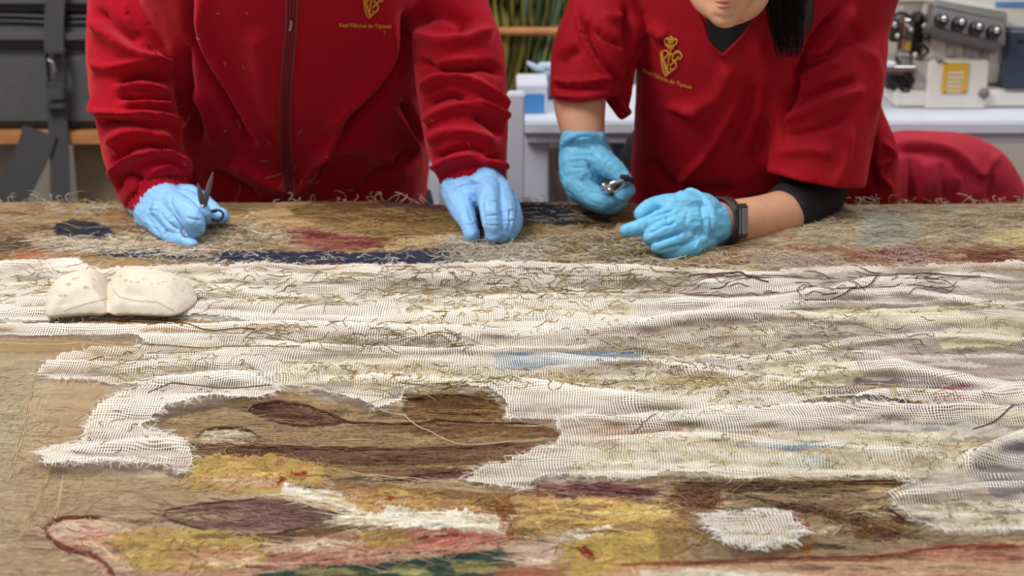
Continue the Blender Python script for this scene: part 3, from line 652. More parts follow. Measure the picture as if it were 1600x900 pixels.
ew = lays('embroidery_wool', [
    dict(poly=[(298,722),(350,713),(430,713),(505,730),(490,762),(420,770),(340,763),(298,766)], n=364, pal=YE, length=.022, spread=0.48, curl=0.72, lift=0.0013, r=0.00037, mix=.7),
    dict(poly=[(310,752),(350,744),(440,750),(440,762),(350,764)], n=81, pal=CR, length=.022, spread=0.18, curl=0.24, lift=0.0010, r=0.00037, mix=.7),
    dict(poly=[(448,757),(500,768),(575,785),(590,802),(560,806),(490,785)], n=250, pal=CR, length=.035, ang=-.35, spread=0.12, curl=0.15, lift=0.0010, r=0.00037, mix=.7),
    dict(poly=[(530,772),(600,762),(660,778),(780,794),(795,812),(720,806),(600,812)], n=344, pal=YE+[(206,140,104)], length=.026, spread=0.42, curl=0.60, lift=0.0013, r=0.00037, mix=.7),
    dict(poly=[(580,812),(610,800),(740,808),(782,836),(700,838),(620,830)], n=364, pal=CR, length=.045, ang=-.05, spread=0.07, curl=0.12, lift=0.0010, r=0.00037, mix=.7),
    dict(poly=[(390,866),(470,848),(560,842),(660,834),(775,840),(778,860),(690,872),(470,888)], n=364, pal=[(208,176,150),(192,152,128),(158,104,90),(216,198,174)], length=.04, ang=.1, spread=0.12, curl=0.18, lift=0.0010, r=0.00037, mix=.7),
    dict(poly=[(560,838),(610,830),(640,845),(620,868),(570,866)], n=105, pal=YE, length=.022, spread=0.84, curl=0.60, lift=0.0018, r=0.00037, mix=.7),
    dict(poly=[(165,838),(230,830),(330,836),(400,848),(405,878),(330,890),(230,903),(205,880)], n=364, pal=YE, length=.022, spread=0.48, curl=0.66, lift=0.0013, r=0.00043, mix=.7),
    dict(poly=[(76,824),(95,812),(150,810),(200,824),(165,842),(210,900),(140,878),(95,852)], n=169, pal=[(206,184,158),(176,134,114),(214,198,174)], length=.02, ang=-.4, spread=0.36, curl=0.42, lift=0.0010, r=0.00037, mix=.7),
    dict(poly=[(775,785),(820,774),(842,790),(835,840),(800,850)], n=169, pal=[(176,112,56),(196,150,80),(140,80,42)], length=.022, spread=0.72, curl=0.60, lift=0.0015, r=0.00037, mix=.7),
    dict(poly=[(806,782),(1060,788),(1080,840),(1030,832),(940,828),(850,840)], n=283, pal=YE+[(160,122,70)], length=.03, spread=0.21, curl=0.36, lift=0.0010, r=0.00037, mix=.7),
    dict(poly=[(1020,790),(1080,800),(1080,850),(1040,880),(1030,830)], n=105, pal=[(206,176,120),(190,156,96)], length=.02, spread=0.84, curl=0.54, lift=0.0013, r=0.00037, mix=.7),
    dict(poly=[(885,862),(930,842),(1020,830),(1030,880),(900,905)], n=169, pal=YE, length=.022, spread=0.42, curl=0.54, lift=0.0010, r=0.00037, mix=.7),
    dict(poly=[(1045,790),(1060,764),(1120,762),(1125,785),(1090,800)], n=105, pal=[(130,82,66),(160,112,84),(100,64,52)], length=.02, spread=0.60, curl=0.66, lift=0.0015, r=0.00037, mix=.7),
    dict(poly=[(310,684),(330,674),(385,675),(400,690),(330,696)], n=81, pal=CR, length=.012, spread=0.84, curl=0.60, lift=0.0005, r=0.00037, mix=.7),
    dict(poly=[(255,802),(320,788),(440,786),(535,806),(390,838)], n=129, pal=[(126,90,82),(150,118,104),(104,74,68)], length=.04, spread=0.12, curl=0.18, lift=0.0005, r=0.00037, mix=.7),
    dict(poly=[(545,664),(870,668),(860,712),(600,724),(310,716),(300,700)], n=210, pal=[(128,90,62),(156,118,80),(104,72,54)], length=.05, spread=0.07, curl=0.15, lift=0.0005, r=0.00031, mix=.7),
    dict(poly=[(865,772),(880,755),(1030,768),(930,776)], n=88, pal=[(118,76,76),(150,104,92)], length=.04, spread=0.12, curl=0.18, lift=0.0005, r=0.00037, mix=.7),
    dict(poly=[(1040,752),(1420,752),(1400,840),(1260,800)], n=121, pal=[(150,122,86),(110,80,60),(176,150,110)], length=.04, spread=0.18, curl=0.30, lift=0.0008, r=0.00031, mix=.7),
    dict(poly=[(1260,786),(1345,786),(1405,830),(1340,838)], n=105, pal=[(110,76,58),(150,100,58),(190,150,96)], length=.02, spread=0.30, curl=0.48, lift=0.0010, r=0.00037, mix=.7),
    dict(poly=[(0,560),(200,620),(120,900),(-20,900)], n=105, pal=[(206,192,150),(190,170,128)], length=.03, ang=1.2, spread=0.21, curl=0.18, lift=0.0005, r=0.00025, mix=.7),
], tap); ew['label'] = 'yellow, cream and pink wool stitches of the figures'
lays('weft_threads', [
    dict(poly=[(-60,540),(60,600),(140,740),(300,750),(860,770),(1040,752),(1430,752),(1400,800),(1600,840),(1640,980),(-60,980)], n=5200, pal=[(180,150,110)], length=.024, spread=.10, curl=.12, lift=.0003, r=.00024, mix=1.0),
    dict(poly=[(230,660),(430,612),(640,620),(780,620),(870,690),(700,760),(300,740)], n=1300, pal=[(180,150,110)], length=.026, spread=.10, curl=.12, lift=.0003, r=.00026, mix=1.0),
    dict(poly=[(-60,322),(1640,322),(1640,418),(-60,416)], n=1500, pal=[(180,150,110)], length=.036, spread=.16, curl=.25, lift=.0012, r=.0004, mix=1.0),
    dict(poly=[(-60,322),(1640,322),(1640,418),(-60,416)], n=900, pal=[(90,70,52),(110,88,64)], length=.03, spread=.16, curl=.3, lift=.001, r=.00035, mix=.3),
], tap)
SL = []
def stitch(line, c, r=.0007, n=3, j=1.6):
    L = catmull(line, 12)
    for q in range(n):
        cum = np.r_[0, np.cumsum(np.hypot(*np.diff(L, axis=0).T))]; a0 = rng.uniform(0, .12); u = np.linspace(a0, 1-rng.uniform(0, .12), 30)*cum[-1]
        ax, ay = np.interp(u, cum, L[:, 0]), np.interp(u, cum, L[:, 1]); ay = ay + rng.uniform(-j, j) + .5*np.sin(u/9+q); x, y = Tn(ax, ay)
        SL.append((np.stack([x, y, TZ-.0035+height(x, y)+.0003+.0004*np.sin(u/7+q)], 1), .75*r*rng.uniform(.7, 1.2), np.array(lin(c))*rng.uniform(.8, 1.2)))
DK, DR, CM, GD, PK = (84,60,48), (100,58,44), (200,178,142), (198,160,92), (196,146,120)
for a_ in (([(306,690),(316,676),(355,669),(392,675),(406,690)], DK), ([(540,806),(470,828),(395,842),(330,832),(280,816),(254,802),(300,789),(400,783)], DK, .0007, 3), ([(268,802),(330,797),(420,800),(500,806)], (108,78,72)),
   ([(385,650),(400,640),(445,636),(500,646),(545,662),(600,667)], DK, .0009, 4), ([(420,662),(470,668),(540,664)], DK), ([(300,698),(420,701),(560,703),(700,701),(860,693)], DK, .0009, 4, 2), ([(545,663),(640,668),(700,663),(870,667)], DK, .0008, 3),
   ([(300,716),(400,713),(520,722),(640,726),(800,712)], (110,80,60)), ([(500,726),(560,742),(640,748),(740,760),(800,776)], CM, .0007, 3), ([(600,752),(660,742),(740,736)], DR), ([(430,776),(470,790),(540,806),(580,812)], CM),
   ([(150,806),(100,808),(72,820),(76,838),(98,858),(150,873),(172,895),(190,930)], DR, .0011, 7, 4), ([(88,826),(110,814),(150,812),(190,822)], CM, .0008, 4, 2), ([(92,838),(130,846),(180,842),(210,852)], PK, .0008, 4, 2), ([(110,850),(160,862),(190,884)], CM, .0009, 6, 4), ([(100,822),(120,830),(150,826)], DR),
   ([(265,870),(280,864),(330,860),(380,866)], DR), ([(290,884),(340,876),(400,870)], CM, .0008, 3, 2), ([(400,878),(470,862),(540,848)], DR, .0008, 3), ([(470,882),(560,874),(700,868)], DR), ([(620,850),(690,840),(770,846)], DR, .001, 5, 4), ([(430,868),(500,858),(560,850)], CM, .001, 5, 3),
   ([(812,806),(860,796),(930,805),(1000,813),(1048,800)], GD, .0008, 3), ([(815,823),(870,813),(940,819),(1040,808)], GD, .0008, 3), ([(840,787),(900,785),(1000,791),(1060,797)], GD, .0007, 3), ([(780,786),(800,800),(786,820),(800,845)], DR, .0008, 4, 5), ([(790,830),(820,822),(838,800)], GD, .0008, 4, 4),
   ([(900,838),(960,832),(1030,826)], (130,98,58), .0007, 3), ([(920,862),(950,872),(1000,868)], (140,108,60)), ([(868,768),(900,760),(960,766),(1030,770)], (92,56,60), .0009, 5, 5), ([(1050,762),(1090,768),(1120,785),(1090,796)], DK, .0008, 5, 4),
   ([(1035,753),(1130,758),(1200,763),(1300,757),(1420,752)], DK, .0010, 5, 3), ([(1130,764),(1190,782),(1250,796),(1300,812),(1345,834)], DK, .0007, 3), ([(1150,806),(1200,797),(1245,785)], DK, .0006, 2), ([(1262,792),(1300,802),(1350,822),(1400,836)], DK, .0008, 4, 3), ([(1370,800),(1384,792),(1400,806),(1440,822)], DK, .0008, 3),
   ([(1090,800),(1100,830),(1080,860)], GD, .0007, 3), ([(960,889),(1060,885),(1200,875),(1370,870),(1440,860)], (138,88,66), .0007, 3, 3), ([(1400,866),(1480,850),(1600,848)], (150,80,64), .0009, 4, 4), ([(1230,792),(1245,812),(1256,838)], (140,74,44), .001, 6, 5),
   ([(60,560),(40,660),(10,760)], CM, .0006, 4, 6), ([(95,690),(60,780),(20,860)], CM, .0006, 5, 10), ([(100,730),(90,790),(60,850)], CM, .0006, 3, 8),
   ([(640,626),(700,622),(760,628),(785,640)], DK), ([(650,645),(700,650),(780,648)], (110,80,50))):
    stitch(*a_)
strand_mesh('outline_stitches', np.array([q[0] for q in SL]), np.array([q[1] for q in SL]), np.array([q[2] for q in SL]), tap)
# selvedge fringe along the far edge
ns = 300; fx = rng.uniform(-.95, .95, ns); keep = (np.abs(fbm(fx*5, fx*0, 0, 44, 2)) > .06); fx = fx[keep]; ns = len(fx)
P = np.zeros((ns, 7, 3)); a = rng.uniform(-1.2, 1.2, ns); hh = rng.uniform(.002, .011, ns)*rng.choice([.5, 1, 1.3], ns)
for i in range(7):
    s = i/6; P[:, i, 0] = fx + hh*1.6*a*s + .003*np.sin(s*6+fx*90); P[:, i, 1] = FAR-.006+.012*s*np.abs(a); P[:, i, 2] = TZ-.002+height(fx, np.full(ns, FAR))*.8 + hh*np.sin(s*2.0)
strand_mesh('fringe', P, .00034, np.array([lin(c) for c in WH+STRAW])[rng.integers(8, size=ns)], tap)

# ------------------------------------------------------------ gauze
def gauze(name, poly, label, off=0.0, dens=.5, edge=1.0, fray=260, fraylen=.016, sp=1.9, wx=5, wy=2.5):
    q = np.array(poly, float); x0, y0 = q.min(0)-6; x1, y1 = q.max(0)+6; x0 = max(x0, -260); x1 = min(x1, 1860)
    corners = [T(x0, y0), T(x1, y0), T(x0, y1), T(x1, y1)]; wx0 = min(c.x for c in corners); wx1 = max(c.x for c in corners)
    wx0 = max(wx0, -.97); wx1 = min(wx1, .97)
    midpx = F/((y0+y1)/2/2400*0+1); step = .0017
    ax = np.arange(wx0, wx1, step); rr = np.arange(y0, y1+1, sp*.75); ay = np.array([T(800, r).y for r in rr])
    A, B = np.meshgrid(ax, ay); a, b = A.ravel(), B.ravel(); px, py = proj(np.stack([a, b, np.full(a.shape, TZ)], 1))
    n1 = fbm(px/22, py/9, 0, 61, 3); n2 = fbm(px/22+50, py/9, 0, 63, 3); n3 = fbm(px/3.5, py/2.5, 0, 65, 1)
    m = inpoly(px+n1*wx+n3*1.5, py+n2*wy+n3*.8, poly)
    lp = list(poly)+[poly[0]]; d, _ = dist_poly(px, py, lp)
    z = TZ-.004 + gheight(a, b) + off + .001*np.exp(-(d/6)**2)
    de = dens + .22*fbm(px/60, py/9, 0, 71, 3) + .30*folds(a, b)[1] - .11*np.clip((px-900)/500, 0, 1) + .22*edge*np.exp(-(d/4)**2) + .16*np.clip(gheight(a, b)-height(a, b)-.0060, 0, .006)/.003
    id_ = np.arange(A.size).reshape(A.shape)
    Qd = np.stack([id_[:-1, :-1].ravel(), id_[1:, :-1].ravel(), id_[1:, 1:].ravel(), id_[:-1, 1:].ravel()], 1)
    Qd = Qd[m[Qd].all(1)]; used = np.unique(Qd); mp = np.full(A.size, -1); mp[used] = np.arange(len(used))
    o = np_mesh(name, np.stack([a, b, z], 1)[used], mp[Qd], M['gauze'], attrs={'dens': de[used]})
    tag(o, label, 'gauze', 'gauze pieces sewn over the tapestry')
    if fray:
        seg = []; L = [math.dist(lp[i], lp[i+1]) for i in range(len(lp)-1)]
        pr = np.array(L)/sum(L); ii = rng.choice(len(L), fray, p=pr); t = rng.random(fray)
        c0 = np.array([lp[i] for i in ii])*(1-t[:, None]) + np.array([lp[i+1] for i in ii])*t[:, None]
        ok = (c0[:, 0] > -100) & (c0[:, 0] < 1700); c0 = c0[ok]; ii = ii[ok]; n = len(c0); cen = q.mean(0)
        X, Y = Tn(c0[:, 0], c0[:, 1]); nx = np.array([lp[i+1][1]-lp[i][1] for i in ii]); ny = np.array([lp[i+1][0]-lp[i][0] for i in ii])
        ang = np.arctan2(ny*.3, nx)+rng.normal(0, .7, n)+np.pi*rng.integers(0, 2, n); Ls = fraylen*rng.uniform(.3, 1.4, n); P = np.zeros((n, 6, 3)); k = rng.normal(0, .8, n)
        cx, cy = X-np.cos(ang)*Ls*.5, Y-np.sin(ang)*Ls*.5
        for j in range(6):
            P[:, j] = np.stack([cx, cy, TZ-.004+gheight(cx, cy)+off+.0004+.002*math.sin(j/5*3.1)*rng.random(n)], 1)
            aa = ang + k*j/5; cx = cx+np.cos(aa)*Ls/5; cy = cy+np.sin(aa)*Ls/5
        strand_mesh('frayed_edge', P, .00035, np.repeat([lin((232,228,222))], n, 0), o)
    return o
gA = gauze('gauze_strip', [(-320,422),(0,420),(60,414),(110,416),(160,424),(300,418),(400,416),(640,417),(800,420),(1000,424),(1200,430),(1290,424),(1420,424),(1920,418),(1920,470),(1600,476),(1300,482),(1080,500),(1000,516),(800,528),(640,524),(520,516),(420,508),(300,498),(200,496),(60,504),(-320,508)],
   'cream gauze strip along the far side of the gauze, under the weight bag', 0, .25)
gB = gauze('gauze_sheet', [(-320,512),(60,510),(200,516),(300,516),(420,513),(520,516),(640,522),(800,526),(1000,514),(1080,498),(1300,480),(1600,474),(1920,468),(1920,660),(1600,655),(1380,640),(1300,641),(1235,648),(1100,664),(880,668),(792,664),(786,642),(770,624),(700,616),(636,620),(625,645),(590,660),(560,645),(520,630),(485,616),(432,612),(400,605),(340,598),(220,612),(140,600),(52,597),(58,586),(100,562),(160,552),(230,546),(200,536),(100,527),(-320,532)],
   'white open-weave gauze sheet across the middle of the tapestry', .0006, .21)
gC = gauze('gauze_sheet', [(866,664),(1100,660),(1235,650),(1320,652),(1390,644),(1600,652),(1920,656),(1920,850),(1600,836),(1560,830),(1480,836),(1430,822),(1392,800),(1384,776),(1432,754),(1300,752),(1200,758),(1040,748),(1000,755),(900,748),(850,750),(822,776),(760,764),(718,752),(760,735),(800,722),(862,702),(876,690)],
   'white gauze sheet at the right front with torn pointed tip', .0012, .26)
gD = gauze('gauze_strip', [(340,594),(400,598),(444,618),(440,630),(400,646),(335,642),(262,654),(222,680),(290,700),(308,722),(290,750),(262,732),(200,734),(140,738),(70,740),(56,724),(90,706),(128,696),(132,680),(150,656),(190,624),(250,602)],
   'narrow white gauze strip bent like an arm over the tan left side', .0014, .27)
gE = gauze('gauze_scrap', [(1096,822),(1128,816),(1120,806),(1160,812),(1190,806),(1215,814),(1236,812),(1240,826),(1264,840),(1236,846),(1246,860),(1210,862),(1180,872),(1150,862),(1128,866),(1124,846),(1106,838)],
   'small frayed white gauze scrap near the front right', .0014, .36, fray=200, fraylen=.016)
OL = [(138,116,70), (112,92,54), (164,142,92), (92,74,46)]
s0 = lays('couching_threads', [
    dict(poly=[(0,425),(560,424),(560,494),(0,490)], n=384, pal=OL+STRAW, length=.022, spread=.25, curl=.5, lift=.0014, r=0.00046, hf=gheight, mix=.1),
    dict(poly=[(560,424),(1080,432),(1080,470),(560,475)], n=344, pal=OL, length=.026, spread=.25, curl=.5, lift=.0014, r=0.00048, hf=gheight, mix=.1),
    dict(poly=[(560,478),(1000,470),(960,516),(640,516)], n=184, pal=YE[:2]+OL[:1]+STRAW, length=.018, spread=.5, curl=.8, lift=.0014, r=0.00048, hf=gheight, mix=.1),
    dict(poly=[(1080,430),(1560,432),(1500,462),(1100,480)], n=88, pal=[(86,60,58),(104,76,66),(70,52,52)], length=.035, spread=.12, curl=.3, lift=.0014, r=0.00062, hf=gheight, mix=.1),
    dict(poly=[(1200,486),(1600,484),(1600,500),(1240,500)], n=72, pal=STRAW+OL, length=.022, spread=.4, curl=.6, lift=.0014, r=0.00044, hf=gheight, mix=.1),
], gA); s0['label'] = 'olive and brown loose stitches'
lays('couching_threads', [
    dict(poly=[(300,516),(760,520),(760,550),(400,556)], n=208, pal=OL, length=.026, spread=.3, curl=.5, lift=.0014, r=0.00044, hf=gheight, mix=.1),
    dict(poly=[(60,580),(230,548),(440,550),(400,600),(200,604)], n=120, pal=OL+STRAW, length=.022, spread=.35, curl=.6, lift=.0014, r=0.00044, hf=gheight, mix=.1),
    dict(poly=[(440,576),(880,584),(1120,590),(1140,640),(860,625),(620,608),(440,604)], n=448, pal=OL+STRAW+YE[:1], length=.017, spread=.5, curl=.9, lift=.0014, r=0.00044, hf=gheight, mix=.1),
    dict(poly=[(840,520),(1330,500),(1340,600),(1000,600)], n=480, pal=OL+STRAW, length=.016, spread=.4, curl=.9, lift=.0014, r=0.00044, hf=gheight, mix=.1),
    dict(poly=[(1080,600),(1330,600),(1600,640),(1100,655)], n=260, pal=STRAW+YE[:2], length=.018, spread=.4, curl=.8, lift=.0014, r=0.00044, hf=gheight, mix=.1),
    dict(poly=[(1200,510),(1600,506),(1600,560),(1200,560)], n=48, pal=OL+GR, length=.022, spread=.3, curl=.6, lift=.0014, r=0.00044, hf=gheight, mix=.1),
    dict(poly=[(560,612),(760,600),(780,618),(620,640)], n=40, pal=OL, length=.03, spread=.5, curl=.6, lift=.0014, r=0.00044, hf=gheight, mix=.1),
], gB)
lays('couching_threads', [
    dict(poly=[(880,700),(1330,680),(1500,678),(1550,702),(1490,742),(900,746)], n=264, pal=STRAW+YE[:2]+OL[:1], length=.015, spread=.7, curl=1.1, lift=.0014, r=0.00044, hf=gheight, mix=.1),
    dict(poly=[(1380,690),(1550,690),(1560,735),(1400,740)], n=96, pal=STRAW+YE[:2], length=.013, spread=1.3, curl=1.2, lift=.0014, r=0.00044, hf=gheight, mix=.1),
    dict(poly=[(1430,790),(1600,785),(1600,822),(1480,828)], n=72, pal=STRAW+OL, length=.015, spread=.6, curl=1.0, lift=.0014, r=0.00044, hf=gheight, mix=.1),
], gC)
lays('couching_threads', [dict(poly=[(200,630),(340,600),(430,615),(330,640),(230,660),(280,700),(120,730),(150,690)], n=64, pal=OL+GR, length=.02, spread=.5, curl=.8, lift=.0014, r=0.00044, hf=gheight, mix=.1)], gD)
lays('couching_threads', [dict(poly=[(1130,812),(1230,816),(1240,860),(1150,864)], n=72, pal=CR+STRAW, length=.015, spread=1.0, curl=1.0, lift=.0014, r=0.00044, hf=gheight, mix=.1)], gE)
def loose(label, line, c, r=.0006, h=.004):
    pts = []
    for a, b in catmull(line, 6):
        t = T(a, b); hz = float(gheight(np.array([t.x]), np.array([t.y]))[0]); pts.append((t.x, t.y, TZ-.004+hz+h*.5, r))
    k = '%02x%02x%02x' % c; m = bpy.data.materials.get('thread_'+k) or mat('thread_'+k, c, .85)
    o = link('loose_thread', *tube(pts, 5, 1, 'flat'), m); tag(o, label, 'thread', 'loose single threads on the cloth'); return o
loose('long pale thread trailing over the brown stripes in the front half', [(598,660),(640,672),(690,695),(735,702),(800,698),(850,694)], (206,184,146), .0005)
loose('straight grey thread slanting over the right front gauze', [(985,690),(1000,676),(1012,665),(1024,661)], (120,110,96), .0006)
loose('pale green thread lying across the left tan cloth', [(-60,554),(60,553),(140,551),(220,552)], (204,200,158), .0004)
loose('dark thread running along the gauze fold at far right', [(1320,444),(1380,440),(1450,442),(1530,445)], (72,60,58), .0009)
loose('dark brown thread with forked ends on the far right gauze', [(1255,484),(1290,480),(1310,474),(1340,465),(1372,450)], (66,54,52), .0008)
loose('black thread tied in a knot below the wristband', [(1076,440),(1100,434),(1120,438),(1150,436),(1180,448),(1200,452)], (62,46,50), .0009)
loose('thin dark thread bent in a loop near the cuff of the scissor hand', [(215,388),(217,376),(226,370),(240,371),(262,378)], (50,42,42), .0006, .006)
loose('dark olive thread across the gauze in front of the weight bag', [(205,508),(260,512),(330,522),(400,526)], (92,80,56), .0007)
loose('olive thread lying on the gauze left of centre', [(220,548),(300,552),(400,560),(470,556)], (112,98,66), .0006)
loose('curved brown thread on the gauze arm at left', [(232,628),(262,610),(310,612),(360,618),(430,614)], (120,104,80), .0007)
loose('short dark thread crossing the gauze near the right edge', [(1520,678),(1550,668),(1580,656),(1600,650)], (80,70,62), .0007)

# ------------------------------------------------------------ weight bag
def lobe(pts, hgt, seedv):
    q = catmull(pts+[pts[0]], 6)[:-1]; cx, cy = q.mean(0); n = len(q); V = []; Fc = []; K = 12
    for i in range(K):
        t = (i/(K-1)) ; 
        for (x, y) in q:
            r = .04+.96*t; V.append((cx+(x-cx)*r, cy+(y-cy)*r, TZ+.008+hgt*(1-t**2.2)**.75))
    for i in range(1, K):
        t = 1-i/(K-1)
        for (x, y) in q:
            r = (.04+.96*t)*(1 - .04*math.sin(math.pi*(1-t))); V.append((cx+(x-cx)*r, cy+(y-cy)*r, TZ+.008-.010*(1-t**3)))
    R = 2*K-1
    for i in range(R-1):
        for k in range(n): Fc.append((i*n+k, i*n+(k+1) % n, (i+1)*n+(k+1) % n, (i+1)*n+k))
    Fc.append(tuple(range(n))); Fc.append(tuple(reversed([(R-1)*n+k for k in range(n)]))); return (V, Fc), q
def Tp(l, h=.012): return [tuple(T(a, b, h))[:2] for a, b in l]
l1, q1 = lobe(Tp([(70,462),(80,448),(110,438),(160,430),(168,434),(168,450),(168,468),(168,485),(140,486),(100,488),(74,490),(69,478)]), .027, 1)
l2, q2 = lobe(Tp([(174,431),(200,431),(250,436),(296,444),(310,460),(300,474),(276,488),(240,488),(200,486),(171,486),(169,468),(169,448)]), .029, 2)
wb = fuse('weight_bag', [l1, l2, ch([(74,489,T(74,489).y,5),(90,478,T(90,478).y,12)], 10), ch([(272,490,T(272,490).y,5),(262,478,T(262,478).y,12)], 10), ch([(311,460,T(311,460).y,5),(296,458,T(296,458).y,12)], 10)], .0018, 6, M['linen'])
sculpt(wb, [([(169,428),(168,445),(169,488)], 3, -2), ([(150,440),(120,450),(90,470)], 10, 2), ([(175,430),(190,455),(230,462)], 10, -3), ([(190,440),(230,436),(280,446)], 14, 2),
            ([(285,450),(300,458),(308,462)], 6, -2), ([(80,455),(95,462),(100,480)], 5, -2)], .0012, 40)
Pw = coords(wb); pw, qw = proj(Pw); cw = np.empty((len(Pw), 3)); cw[:] = (214, 203, 188)
for a, b, r in [(107,444,3.5),(134,449,3.5),(94,462,3),(102,462,3),(115,436,2.5),(120,434,2),(188,432,2),(197,438,2.5),(205,440,2),(216,441,2),(238,443,1.6),(248,443,1.6),(255,441,1.6),(260,440,1.5),(225,436,1.5),(272,436,1.5),(147,437,1.5)]:
    k = np.clip(1.5-np.hypot((pw-a), (qw-b)*1.4)/r, 0, 1)[:, None]*.8; cw = cw*(1-k)+np.array((170,138,96))*k
for ln in ([(176,452),(186,464),(210,470),(245,472),(272,486)], [(98,487),(130,476),(168,467)]):
    d, _ = dist_poly(pw, qw, ln); k = np.clip(1.3-d/1.0, 0, 1)[:, None]*.6; cw = cw*(1-k)+np.array((120,100,80))*k
ca = wb.data.color_attributes.new('Col', 'FLOAT_COLOR', 'POINT'); cc = np.ones((len(Pw), 4)); x = cw/255; cc[:, :3] = np.where(x <= .04045, x/12.92, ((x+.055)/1.055)**2.4); ca.data.foreach_set('color', cc.astype(np.float32).ravel())
tag(wb, 'cream cloth weight bag pinched in the middle, brown spotted, lying on the gauze', 'weight bag')

# ------------------------------------------------------------ people
def hand(name, chains, parent, label, vox=.0013, extra=(), strokes=(), smooth=4):
    parts = [ch(c, 14, 4) for c in chains]+list(extra)
    o = fuse(name, parts, vox, smooth, M['glove'] if parent == pl else M['glove2'], parent); sculpt(o, strokes, .0005, 80, 5, 1.5); P = coords(o); N = normals(o)
    rg = (1-np.abs(fbm(P[:, 0]*38, P[:, 1]*38, P[:, 2]*62, 9, 2)))**5; rg2 = (1-np.abs(fbm(P[:, 0]*80, P[:, 1]*80, P[:, 2]*120, 19, 2)))**5; setco(o, P + N*(.0011*rg+.0005*rg2)[:, None])
    if label: o['label'] = label
    return o
def palm(wr, kn, rw, rk, mid=.5, lift=0):
    return [[(wr[0], wr[1], wr[2], rw), ((wr[0]+k[0])/2, (wr[1]+k[1])/2-lift, (wr[2]+k[2])/2, (rw+rk)/2), (k[0], k[1], k[2], rk)] for k in kn]

# --- left person -------------------------------------------------
pl = thing('person', 'person in a zipped red fleece jacket and blue gloves, holding small scissors', 'person', (-.31, 2.2, 0))
def legs(x, parent, bodyparts):
    for s in (-.09, .09):
        bodyparts.append(tube([(x+s, 2.3, .86, .08), (x+s*1.1, 2.34, .5, .055), (x+s*1.1, 2.36, .1, .038)], 14, 4))
        bodyparts.append(tube([(x+s*1.1, 2.38, .05, .035), (x+s*1.15, 2.26, .04, .034)], 12, 3))
def trousers(x, parent):
    parts = [rings([(.72, x, 2.29, .10, .08), (.80, x, 2.28, .175, .125), (.90, x, 2.26, .175, .125), (.95, x, 2.24, .15, .11)])]
    for s in (-.09, .09): parts.append(tube([(x+s, 2.3, .82, .10), (x+s*1.1, 2.34, .5, .078), (x+s*1.1, 2.37, .07, .062)], 16, 4, 'flat'))
    fuse('trousers', parts, .008, 4, M['trouser'], parent)
    for s in (-.09, .09): fuse('shoe', [tube([(x+s*1.1, 2.40, .05, .045), (x+s*1.15, 2.32, .052, .045), (x+s*1.2, 2.20, .04, .038)], 16, 4)], .005, 3, M['rubber'], parent)
bp = [rings([(.80, -.31, 2.28, .15, .10), (.95, -.31, 2.22, .14, .10), (1.1, -.31, 2.15, .15, .10), (1.25, -.31, 2.09, .17, .09), (1.34, -.31, 2.03, .12, .07)]),
      tube([(-.31, 2.04, 1.3, .06), (-.31, 1.95, 1.44, .055), (-.31, 1.9, 1.50, .06)], 16),
      tube([(-.31, 1.86, 1.46, .052), (-.31, 1.88, 1.54, .078), (-.31, 1.93, 1.60, .088)], 20),
      ch([(203,-80,2.1,42),(203,30,2.06,40),(202,120,2.03,38),(235,250,1.985,30),(256,318,1.95,24)]),
      ch([(700,-80,2.1,42),(718,90,2.04,40),(724,170,2.01,36),(736,268,1.96,28),(738,290,1.945,24)])]
legs(-.31, pl, bp)
body = fuse('body', bp, .007, 3, M['skin'], pl)
trousers(-.31, pl)
hr = fuse('hair', [tube([(-.31, 1.95, 1.56, .095), (-.31, 1.985, 1.60, .095)], 20), tube([(-.31, 1.99, 1.52, .05), (-.31, 2.02, 1.40, .03)], 14)], .006, 3, M['hair'], pl)
for s in (-1, 1): link('eye', *tube([(-.31+s*.03, 1.79, 1.50, .010), (-.31+s*.03, 1.795, 1.505, .010)], 10), M['eye'], pl)
JK = [rings([(.78, -.31, 2.25, .17, .12), (.86, -.312, 2.235, .185, .135), (.95, -.312, 2.205, .192, .145), (1.04, -.31, 2.15, .188, .148), (1.12, -.308, 2.105, .186, .15), (1.22, -.305, 2.05, .195, .14), (1.32, -.305, 2.03, .17, .10), (1.38, -.305, 1.99, .09, .075), (1.42, -.305, 1.97, .07, .07)], 40, .85),
      ch([(215,-110,2.1,66),(205,-50,2.08,64),(203,30,2.05,66),(201,110,2.02,64),(214,185,1.99,64),(226,242,1.975,62),(238,284,1.955,58),(249,304,1.945,53)], 24, 4, 'flat'),
      ch([(690,-110,2.1,62),(698,-50,2.08,60),(703,10,2.055,62),(717,90,2.02,72),(725,170,1.99,69),(731,230,1.965,64),(737,268,1.945,55),(739,284,1.937,49)], 24, 4, 'flat'),
      ch([(250,-120,2.08,70),(330,-110,2.05,80),(560,-110,2.05,80),(670,-120,2.08,70)], 20, 4)]
jk = fuse('fleece_jacket', JK, .0045, 4, M['fleece'], pl)
